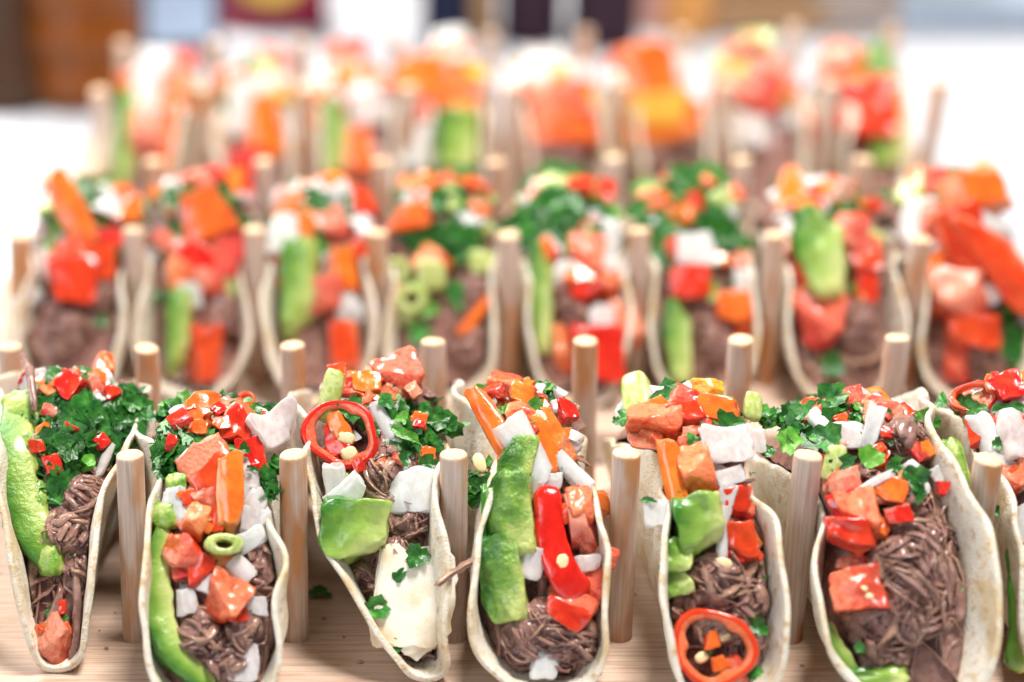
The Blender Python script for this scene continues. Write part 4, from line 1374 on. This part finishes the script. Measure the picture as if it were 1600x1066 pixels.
# ================================================================== middle rack: eight tacos
Z4, Z5, Z6, KB = view(0, 220, 0.3753), view(520, 220, 0.3753), view(1040, 220, 0.3753), 0.3753
MIX = ['on', 'tr', 'to', 'op', 'lf', 'tp', 'tr', 'lf', 'so']
MID = [
    ('middle-row taco at the left end, topped by a pointed orange pepper strip', Z4, [
        ('bf', 270, 800, 240, 260), ('bf', 420, 650, 140, 160), ('so', 300, 290, 110, 340, 30, dict(lift=8, face=0.8, th=3)), ('tr', 290, 570, 200, 190, 0, dict(lift=5, var=2)), ('sr', 400, 500, 160, 130, 0, dict(lift=5)),
        ('tr', 470, 420, 110, 120), ('to', 530, 290, 120, 95, 0, dict(lift=4)), ('lh', 235, 360, 110, 60), ('on', 255, 275, 70, 70), ('on', 225, 440, 100, 80), ('op', 190, 520, 60, 130), ('lf', 420, 750, 80, 60), ('tr', 300, 470, 120, 90, 0, dict(lift=6))]),
    ('middle-row taco with bright red tomato over a pale green avocado strip', Z4, [
        ('bf', 930, 720, 170, 240), ('to', 850, 320, 210, 200, 20, dict(lift=7, var=2)), ('sr', 830, 470, 200, 140, -15, dict(lift=6)), ('tr', 965, 480, 130, 190, 0, dict(lift=4)), ('herbs', 740, 265, 90, 120, 8), ('lf', 740, 260, 110, 150, 60, dict(lift=7)), ('on', 775, 302, 66, 66, 0, dict(lift=9)),
        ('to', 760, 550, 120, 130), ('tp', 870, 590, 130, 120, 0, dict(lift=5)), ('on', 780, 640, 105, 95, 0, dict(lift=5)), ('av', 745, 800, 95, 330, 0, dict(lift=4, th=5)), ('tr', 850, 880, 140, 240, 0, dict(lift=5, th=7)), ('lf', 590, 320, 70, 70), ('lf', 940, 760, 70, 80)]),
    ('middle-row taco with a broad avocado slice and orange tomato between two grey dowels', Z4, [
        ('on', 1180, 390, 120, 150, 0, dict(lift=5)), ('av', 1245, 620, 140, 380, 0, dict(lift=4, th=6)), ('lf', 1325, 455, 95, 95, 0, dict(lift=7)), ('lf', 1290, 550, 80, 70, 0, dict(lift=8)), ('to', 1425, 540, 115, 190, 0, dict(lift=6, var=2)),
        ('tp', 1345, 650, 140, 140, 0, dict(lift=5)), ('on', 1450, 690, 110, 120, 0, dict(lift=6)), ('sr', 1430, 850, 120, 190, 0, dict(lift=5)), ('so', 1275, 350, 70, 130, 0, dict(lift=5)), ('to', 1420, 210, 130, 100), ('lh', 1470, 300, 90, 60), ('op', 1300, 220, 130, 80), ('tp', 1380, 360, 140, 90)]),
    ('middle-row taco full of pale green scallion slices', Z5, [
        ('bf', 600, 660, 150, 280), ('bf', 560, 860, 170, 200), ('to', 320, 320, 170, 100, 0, dict(lift=6)), ('lf', 430, 250, 120, 120, 0, dict(lift=7)), ('lf', 320, 400, 90, 90), ('herbs', 480, 430, 190, 140, 24), ('herbs', 330, 380, 150, 90, 12), ('sc', 255, 540, 105, 110, 0, dict(lift=6)), ('sb', 410, 560, 120, 130, 0, dict(lift=6)),
        ('sc', 330, 660, 130, 130, 0, dict(lift=6)), ('sb', 620, 510, 100, 90, 0, dict(lift=6)), ('lf', 510, 640, 90, 160), ('lf', 360, 800, 120, 100), ('lh', 300, 600, 90, 90), ('lh', 400, 700, 100, 100), ('sb', 290, 730, 90, 80), ('to', 600, 720, 50, 210, -35, dict(lift=6, th=2))]),
    ('middle-row taco heaped with dark parsley and red tomato at its mouth', Z5, [
        ('herbs', 850, 340, 200, 150, 34), ('herbs', 1010, 300, 260, 200, 50), ('lf', 900, 380, 110, 90), ('lf', 1060, 380, 110, 90), ('tr', 1060, 500, 125, 160, 0, dict(lift=6, var=1)), ('on', 970, 545, 90, 80, 0, dict(lift=6)), ('av', 855, 660, 100, 400, 0, dict(lift=4, th=5)),
        ('tr', 1145, 600, 110, 110), ('bf', 950, 620, 130, 140), ('bf', 1000, 710, 150, 140), ('on', 1120, 740, 100, 100, 0, dict(lift=7)), ('tr', 1085, 870, 210, 220, 0, dict(lift=6, var=2)), ('tp', 1220, 760, 150, 190, 0, dict(lift=4)), ('to', 960, 850, 90, 160), ('ty', 890, 550, 70, 60), ('on', 1150, 420, 90, 160)]),
    ('middle-row taco with white onion and scattered orange tomato between brown dowels', Z6, [
        ('lf', -115, 290, 130, 120, 0, dict(lift=6)), ('herbs', -60, 440, 140, 200, 26), ('herbs', 230, 390, 170, 130, 22), ('herbs', 40, 330, 200, 80, 16), ('to', -50, 250, 130, 90, 0, dict(lift=6)), ('on', 110, 450, 160, 120, 0, dict(lift=7)), ('lf', 250, 400, 140, 120, 0, dict(lift=6)), ('lf', 30, 520, 60, 90), ('tr', 100, 590, 160, 130), ('to', 280, 700, 140, 120, 0, dict(lift=5)),
        ('to', 390, 770, 100, 100), ('lh', 190, 630, 90, 100, 0, dict(lift=6)), ('on', 330, 620, 100, 160, 0, dict(lift=5)), ('av', 50, 840, 115, 300, 0, dict(lift=4, th=5)), ('bf', 180, 830, 180, 220), ('to', 60, 310, 120, 90), ('lf', 170, 520, 90, 70), ('tp', 300, 500, 120, 100)]),
    ('middle-row taco with a tall bright green avocado piece beside red chili', Z6, [
        ('av', 640, 480, 210, 330, 0, dict(lift=6, th=9)), ('lf', 600, 360, 90, 90, 0, dict(lift=12)), ('lh', 680, 560, 120, 110, 0, dict(lift=11)), ('so', 620, 640, 190, 85, 0, dict(lift=8)), ('tr', 650, 760, 180, 180, 0, dict(lift=5, var=1)), ('tp', 775, 380, 140, 150, 0, dict(lift=5)), ('tr', 815, 470, 130, 130, 0, dict(lift=5, var=2)),
        ('sr', 840, 590, 90, 140, 0, dict(lift=6)), ('on', 862, 520, 60, 60, 0, dict(lift=9)), ('bf', 800, 790, 210, 260), ('lf', 690, 930, 130, 130), ('lf', 600, 800, 90, 170), ('to', 520, 220, 140, 130), ('on', 620, 200, 100, 100)]),
    ('middle-row taco at the right edge with big glossy red pepper pieces sticking up', Z6, [
        ('on', 1030, 330, 150, 150, 0, dict(lift=4)), ('tp', 1120, 350, 120, 190), ('so', 1290, 220, 240, 180, 20, dict(lift=16, face=0.8, th=5)), ('sr', 1250, 400, 190, 300, 20, dict(lift=11, face=0.8, th=4)), ('sr', 1410, 490, 150, 420, 36, dict(lift=14, face=0.8, th=4)), ('on', 1350, 345, 180, 70, -28, dict(lift=18)),  # last onion piece stands in for a highlight on the glossy pepper
        ('tp', 1220, 660, 220, 190, 0, dict(lift=6, th=8)), ('tr', 1270, 800, 220, 130, 0, dict(lift=6, th=7)), ('tr', 1210, 930, 100, 140), ('on', 1340, 640, 110, 90, 0, dict(lift=8)), ('lf', 1450, 850, 130, 220, 0, dict(lift=8)), ('bf', 1330, 930, 160, 200), ('ty', 1115, 580, 70, 90), ('lf', 1420, 730, 90, 90)]),
]
for k, (lab, vw, specs) in enumerate(MID):
    t = Taco(1, k, lab, [21 + k * 5 % 8, 6 + k % 4, 8, 4 + k * 7 % 10, 27 - k * 3 % 7, 8 - k % 3, 8, 4 + k * 5 % 10, (k * 3 % 7) - 3, -4 + k * 5 % 9], strands=78, h=64, cut=(0.18 + 0.03 * (k % 3), 0.22 - 0.03 * (k % 2)))
    kinds = ['lf', 'lf', 'lh', 'lf', 'on', 'tr', 'sb', 'to'] if k in (3, 4, 5) else MIX + ['lf', 'lh', 'lf', 'sb', 'on']
    t.sprinkle(50, kinds, -44, 50, 5, 12, (0.5, 3.5))
    fill(t, vw, KB, specs)
    for q in range(7 if k in (3, 4, 5) else 3):
        xq, yq, zq = project(t.to_world(t.rng.uniform(-25, 30), t.rng.uniform(-11, 11), 62))
        t.herbs(xq, yq, 48, 34, 9)
    t.finish()

# ================================================================== far rack: eight tacos
Z7, Z8, KC = view(0, 0, 0.5), view(800, 0, 0.5), 0.5
FAR = [
    ('far-row taco at the left end with a pale green strip along its wall', Z7, [
        ('av', 375, 450, 60, 330, 0, dict(lift=4, th=4)), ('on', 470, 240, 120, 160, 0, dict(lift=6)), ('on', 430, 330, 90, 80), ('to', 540, 300, 60, 110), ('tp', 470, 420, 140, 140), ('tp', 560, 220, 100, 90), ('to', 545, 470, 70, 130)]),
    ('far-row taco with a slanted green leaf in front of a white onion piece', Z7, [
        ('lh', 750, 240, 50, 220, -25, dict(lift=7)), ('lf', 700, 360, 60, 120, 0, dict(lift=7)), ('on', 755, 340, 100, 160, 0, dict(lift=5)), ('to', 820, 400, 110, 200, 0, dict(lift=5, var=2)), ('tr', 740, 520, 130, 110), ('tp', 860, 190, 120, 120), ('op', 870, 320, 90, 120)]),
    ('far-row taco with a mint green strip and small orange pieces', Z7, [
        ('av', 1040, 420, 80, 220, 0, dict(lift=6, th=4)), ('to', 1120, 470, 90, 140, 0, dict(lift=5, var=2)), ('on', 1010, 260, 100, 110), ('to', 1090, 240, 90, 90), ('tp', 1070, 175, 130, 70, 0, dict(lift=6)), ('op', 1150, 330, 120, 120)]),
    ('far-row taco with orange tomato on top and a lime green lump below', Z7, [
        ('so', 1330, 240, 180, 120, -10, dict(lift=8)), ('so', 1420, 305, 160, 80, -10, dict(lift=7)), ('on', 1285, 460, 120, 130, 0, dict(lift=5)), ('av', 1425, 440, 120, 170, 0, dict(lift=5)), ('tp', 1400, 180, 140, 70, 0, dict(lift=9)), ('on', 1400, 120, 110, 80, 0, dict(lift=12)), ('tp', 1290, 360, 90, 80)]),
    ('far-row taco filled with salmon pink tomato in the middle of its rack', Z8, [
        ('on', 100, 190, 120, 90, 0, dict(lift=5)), ('sb', 30, 240, 80, 70), ('tp', 140, 310, 180, 110, 0, dict(lift=6)), ('to', 110, 400, 220, 110, 0, dict(lift=5, var=2)), ('bf', 120, 490, 180, 120), ('lf', 190, 540, 50, 70)]),
    ('far-row taco crowned by a large orange and yellow pepper piece', Z8, [
        ('so', 430, 230, 150, 190, 15, dict(lift=12, face=0.8, th=4)), ('ty', 450, 345, 160, 90, 0, dict(lift=12, th=4)), ('so', 570, 370, 110, 90, 0, dict(lift=9)), ('so', 430, 410, 220, 80, 0, dict(lift=8)), ('on', 515, 225, 66, 120, -25, dict(lift=12)), ('sr', 350, 190, 80, 70, 0, dict(lift=8)), ('bf', 420, 520, 140, 150)]),
    ('far-row taco with lime green and pale pink pieces beside the orange pepper', Z8, [
        ('sb', 640, 210, 80, 80, 0, dict(lift=6)), ('tp', 720, 160, 100, 90, 0, dict(lift=9)), ('sb', 770, 130, 100, 70, 0, dict(lift=12)), ('tp', 740, 300, 160, 150, 0, dict(lift=5)), ('op', 745, 400, 100, 110, 0, dict(lift=5)), ('to', 910, 360, 70, 140), ('to', 680, 300, 110, 90)]),
    ('far-row taco at the right end with red tomato and a tall green strip', Z8, [
        ('tr', 1070, 330, 160, 180, 0, dict(lift=5, var=2)), ('tp', 1030, 185, 120, 110, 0, dict(lift=8)), ('av', 1190, 320, 100, 360, 0, dict(lift=8, th=5)), ('tr', 1050, 400, 120, 110), ('op', 980, 260, 80, 120)]),
]
for k, (lab, vw, specs) in enumerate(FAR):
    t = Taco(2, k, lab, [24 - k * 5 % 9, 3 + k % 3, 6, 6 + k * 3 % 12, 17 + k * 3 % 9, 2 + k % 3, 8, 4 + k * 7 % 13, (k * 5 % 7) - 3, -4 + k * 3 % 9], strands=54, h=57, cut=(0.22, 0.2))
    fill(t, vw, KC, specs)
    t.sprinkle(46, ['on', 'tp', 'to', 'op', 'so', 'sb', 'on', 'tp', 'ty', 'lh', 'on'], -44, 50, 6, 13, (0.5, 5))
    t.finish()

# ================================================================== things on the table behind the racks
def lathe(name, prof, n=40):
    v, f = [], []
    for r, z in prof:
        for i in range(n):
            a = 2 * pi * i / n
            v.append(V((r * cos(a), r * sin(a), z)))
    for p in range(len(prof) - 1):
        for i in range(n):
            f.append([p * n + i, p * n + (i + 1) % n, (p + 1) * n + (i + 1) % n, (p + 1) * n + i])
    f.append(list(range(n - 1, -1, -1)))
    f.append([(len(prof) - 1) * n + i for i in range(n)])
    return v, f

def rbox(sx, sy, sz, r):
    """box standing on z = 0 with rounded upright edges and softened rims"""
    v, f = [], []
    seg = 5
    prof = [(r * 0.3, 0), (0, r * 0.3), (0, sz - r * 0.4), (r * 0.12, sz - r * 0.12), (r * 0.4, sz)]
    for ins, z in prof:
        rad = max(0.2, r - ins)
        for cx_, cy_, a0 in ((sx / 2 - r, sy / 2 - r, 0), (-sx / 2 + r, sy / 2 - r, 90), (-sx / 2 + r, -sy / 2 + r, 180), (sx / 2 - r, -sy / 2 + r, 270)):
            for k in range(seg + 1):
                a = radians(a0 + 90 * k / seg)
                v.append(V((cx_ + rad * cos(a), cy_ + rad * sin(a), z)))
    n = 4 * (seg + 1)
    for p in range(len(prof) - 1):
        for i in range(n):
            f.append([p * n + i, p * n + (i + 1) % n, (p + 1) * n + (i + 1) % n, (p + 1) * n + i])
    f.append(list(range(n - 1, -1, -1)))
    f.append([(len(prof) - 1) * n + i for i in range(n)])
    return v, f

def at_table(px, py):
    return on_plane(px, py, TABLE_Z)

def thing(name, label, cat, px, py, push=0.0, rz=0.0):
    p = at_table(px, py)
    o = bpy.data.objects.new(name, None)
    o.empty_display_size = 0.02
    o.location = (p + V((0, push, 0))) * MM
    o.rotation_euler = (0, 0, rz)
    o['label'] = label
    o['category'] = cat
    COL.objects.link(o)
    return o, (p - CAM).dot(FWD) / F_PX

M['varnish'] = mat_wood('varnished_wood', (0.10, 0.024, 0.003), (0.22, 0.058, 0.006), (0.32, 0.095, 0.012), (0.07, 0.018, 0.003), 2, 0.6, 0.22)
M['dark_wood'] = mat_wood('dark_wood', (0.030, 0.014, 0.008), (0.055, 0.025, 0.012), (0.09, 0.04, 0.02), (0.02, 0.01, 0.006), 2, 0.6, 0.4)
M['basket'] = mat_wood('brown_wood', (0.26, 0.14, 0.07), (0.36, 0.21, 0.11), (0.46, 0.29, 0.16), (0.22, 0.12, 0.06), 0, 0.6, 0.6)
M['navy'] = plain('navy_plastic', (0.012, 0.016, 0.045), 0.6, spec=0.2)
M['plum'] = plain('plum_dark', (0.035, 0.014, 0.026), 0.6, spec=0.2)
M['paleblue'] = plain('pale_blue_panel', (0.42, 0.55, 0.74), 0.4)
M['burgundy'] = plain('burgundy_packet', (0.30, 0.012, 0.045), 0.35)
M['gold'] = plain('yellow_label', (0.66, 0.46, 0.05), 0.5)
M['paper'] = plain('white_paper', (0.82, 0.83, 0.86), 0.8)
M['greyblue'] = plain('grey_blue_enamel', (0.45, 0.53, 0.64), 0.35)
M['orange_jar'] = plain('amber_jar', (0.62, 0.28, 0.07), 0.3)
M['rose'] = plain('rose_ceramic', (0.62, 0.33, 0.28), 0.4)

# wooden canister: turned bands and a lid
o, mm = thing('wooden_canister', 'glossy orange brown turned wooden canister on the white table, top left', 'canister', 122, 185, 45)
R0 = 96 * mm
prof = []
z = 0
for b in range(4):
    hgt = 26 + 4 * (b % 2)
    prof += [(R0 * 0.93, z), (R0 * 0.985, z + 2), (R0, z + hgt * 0.5), (R0 * 0.985, z + hgt - 3), (R0 * 0.93, z + hgt - 1)]
    z += hgt
link('body', make_mesh('body', *lathe('b', prof), [M['varnish']]), o)
lid = link('lid', make_mesh('lid', *lathe('l', [(R0 * 1.0, z), (R0 * 1.04, z + 3), (R0 * 1.02, z + 14), (R0 * 0.7, z + 22), (R0 * 0.3, z + 25)]), [M['varnish']]), o)
link('knob', make_mesh('knob', *lathe('k', [(6, z + 24), (8, z + 30), (11, z + 37), (8, z + 44), (2, z + 46)]), [M['dark_wood']]), lid)

o, mm = thing('pepper_mill', 'nearly black wooden pepper mill at the top left edge', 'pepper mill', 0, 190, 40)
link('body', make_mesh('body', *lathe('b', [(27, 0), (28, 8), (22, 30), (19, 60), (23, 85), (25, 95), (20, 104)]), [M['dark_wood']]), o)
link('head', make_mesh('head', *lathe('h', [(16, 104), (23, 112), (26, 124), (22, 138), (9, 147)]), [M['dark_wood']]), o)

# storage tin with a pale blue front
o, mm = thing('storage_tin', 'dark tin with a pale blue front panel behind the far rack', 'tin', 280, 95, 20, 0.05)
link('body', make_mesh('body', *rbox(52, 40, 110, 5), [M['navy']], smooth=False), o)
q = link('front_panel', make_mesh('front_panel', *rbox(42, 3, 90, 1.4), [M['paleblue']], smooth=False), o)
q.location = (0.001, -0.0207, 0.012)

# burgundy packet with a round yellow label
o, mm = thing('food_packet', 'burgundy food packet with a round yellow label at the top of the picture', 'packet', 425, 62, 25, -0.03)
wd = 178 * mm
v, f = [], []
nx, nz = 14, 14
for side in (-1, 1):
    for i in range(nx + 1):
        for j in range(nz + 1):
            a, b = i / nx * 2 - 1, j / nz
            th_ = 17 * (1 - abs(a) ** 3) * (1 - abs(2 * b - 1) ** 4) + 0.4
            v.append(V((a * wd / 2 * (1 - 0.04 * sin(b * pi)), side * th_ + 0.8 * noise.noise(V((a * 3, b * 4, side))), b * 120)))
off = (nx + 1) * (nz + 1)
for i in range(nx):
    for j in range(nz):
        a = i * (nz + 1) + j
        f.append([a, a + nz + 1, a + nz + 2, a + 1])
        f.append([off + a, off + a + 1, off + a + nz + 2, off + a + nz + 1])
for j in range(nz):
    f.append([j, j + 1, off + j + 1, off + j])
    a = nx * (nz + 1) + j
    f.append([a, off + a, off + a + 1, a + 1])
for i in range(nx):
    a = i * (nz + 1)
    f.append([a, off + a, off + a + nz + 1, a + nz + 1])
    a += nz
    f.append([a, a + nz + 1, off + a + nz + 1, off + a])
link('pouch', make_mesh('pouch', v, f, [M['burgundy']]), o)
lab = link('label_disc', make_mesh('label_disc', *lathe('d', [(64 * mm, 0), (64 * mm, 1.2), (61 * mm, 1.6)]), [M['gold']]), o)
lab.location = (0, -0.0172, 0.048)
lab.rotation_euler = (radians(90), 0, 0)

# napkin box
o, mm = thing('napkin_box', 'white box of folded napkins behind the far rack', 'box', 590, 82, 30, 0.04)
link('carton', make_mesh('carton', *rbox(56, 60, 92, 3), [M['paper']], smooth=False), o)
for k in range(3):
    q = link('napkin', make_mesh('napkin', *rbox(46, 44, 3, 1.2), [M['paper']], smooth=False), o)
    q.location = (0.001 * k, 0, 0.0925 + 0.0034 * k)
    q.rotation_euler = (0, 0, 0.05 * k)

# dark bottles
def bottle(label, px, py, r, h, mat, cap):
    o, mm = thing('bottle', label, 'bottle', px, py, 25)
    link('glass', make_mesh('glass', *lathe('g', [(r * .9, 0), (r, 3), (r, h * .55), (r * .9, h * .63), (r * .42, h * .76), (r * .38, h * .92)]), [M[mat]]), o)
    link('cap', make_mesh('cap', *lathe('c', [(r * .44, h * .92), (r * .46, h * .93), (r * .46, h), (r * .4, h * 1.01)]), [M[cap]]), o)
bottle('dark navy bottle beside the white napkin box', 690, 78, 20, 170, 'navy', 'dark_wood')
bottle('amber brown bottle right of the navy bottle', 748, 72, 13, 160, 'basket', 'dark_wood')
bottle('plum coloured bottle behind the middle of the far rack', 835, 78, 20, 170, 'plum', 'dark_wood')
bottle('black plum bottle right of the plum coloured one', 950, 84, 22, 165, 'plum', 'navy')

def jar(label, px, py, r, h, mat, cap):
    o, mm = thing('jar', label, 'jar', px, py, 25)
    link('body', make_mesh('body', *lathe('g', [(r * .88, 0), (r, 4), (r, h * .74), (r * .8, h * .84), (r * .78, h * .86)]), [M[mat]]), o)
    link('lid', make_mesh('lid', *lathe('c', [(r * .84, h * .86), (r * .87, h * .88), (r * .87, h * .99), (r * .8, h)]), [M[cap]]), o)
jar('rose coloured jar at the top, behind the orange pepper', 1035, 60, 15, 80, 'rose', 'paper')
jar('amber orange jar at the top, left of the wooden crate', 1085, 70, 16, 60, 'orange_jar', 'gold')

# slatted crate
o, mm = thing('wooden_crate', 'brown slatted wooden crate at the top, right of centre', 'crate', 1250, 66, 60, 0.02)
for k in range(4):
    for y in (-38, 38):
        q = link('slat', make_mesh('slat', *rbox(136, 5, 22, 1.2), [M['basket']], smooth=False), o)
        q.location = (0, y * MM, (3 + k * 26) * MM)
    for x in (-65, 65):
        q = link('slat', make_mesh('slat', *rbox(5, 70, 22, 1.2), [M['basket']], smooth=False), o)
        q.location = (x * MM, 0, (3 + k * 26) * MM)
for x in (-58, 58):
    for y in (-32, 32):
        q = link('corner_post', make_mesh('corner_post', *rbox(8, 7, 106, 1.2), [M['basket']], smooth=False), o)
        q.location = (x * MM, y * MM, 0)
link('bottom', make_mesh('bottom', *rbox(126, 68, 3, 1), [M['basket']], smooth=False), o)

# enamel tray at the right
o, mm = thing('enamel_tray', 'grey blue enamel tray in the top right corner on the white table', 'tray', 1520, 60, 70, -0.05)
link('tray_body', make_mesh('tray_body', *rbox(170, 110, 14, 6), [M['greyblue']], smooth=False), o)
q = link('rim', make_mesh('rim', *rbox(182, 122, 4, 1.9), [M['greyblue']], smooth=False), o)
q.location = (0, 0, 0.0142)

# white plate with a thin dark rim at the left edge
o, mm = thing('side_plate', 'white side plate at the left edge beside the middle rack', 'plate', -62, 452, 0)
link('plate', make_mesh('plate', *lathe('p', [(38, 0), (42, 1), (60, 8), (66, 11), (65.4, 12.2), (60, 9.4), (42, 3), (20, 2.6)]), [M['paper']]), o)
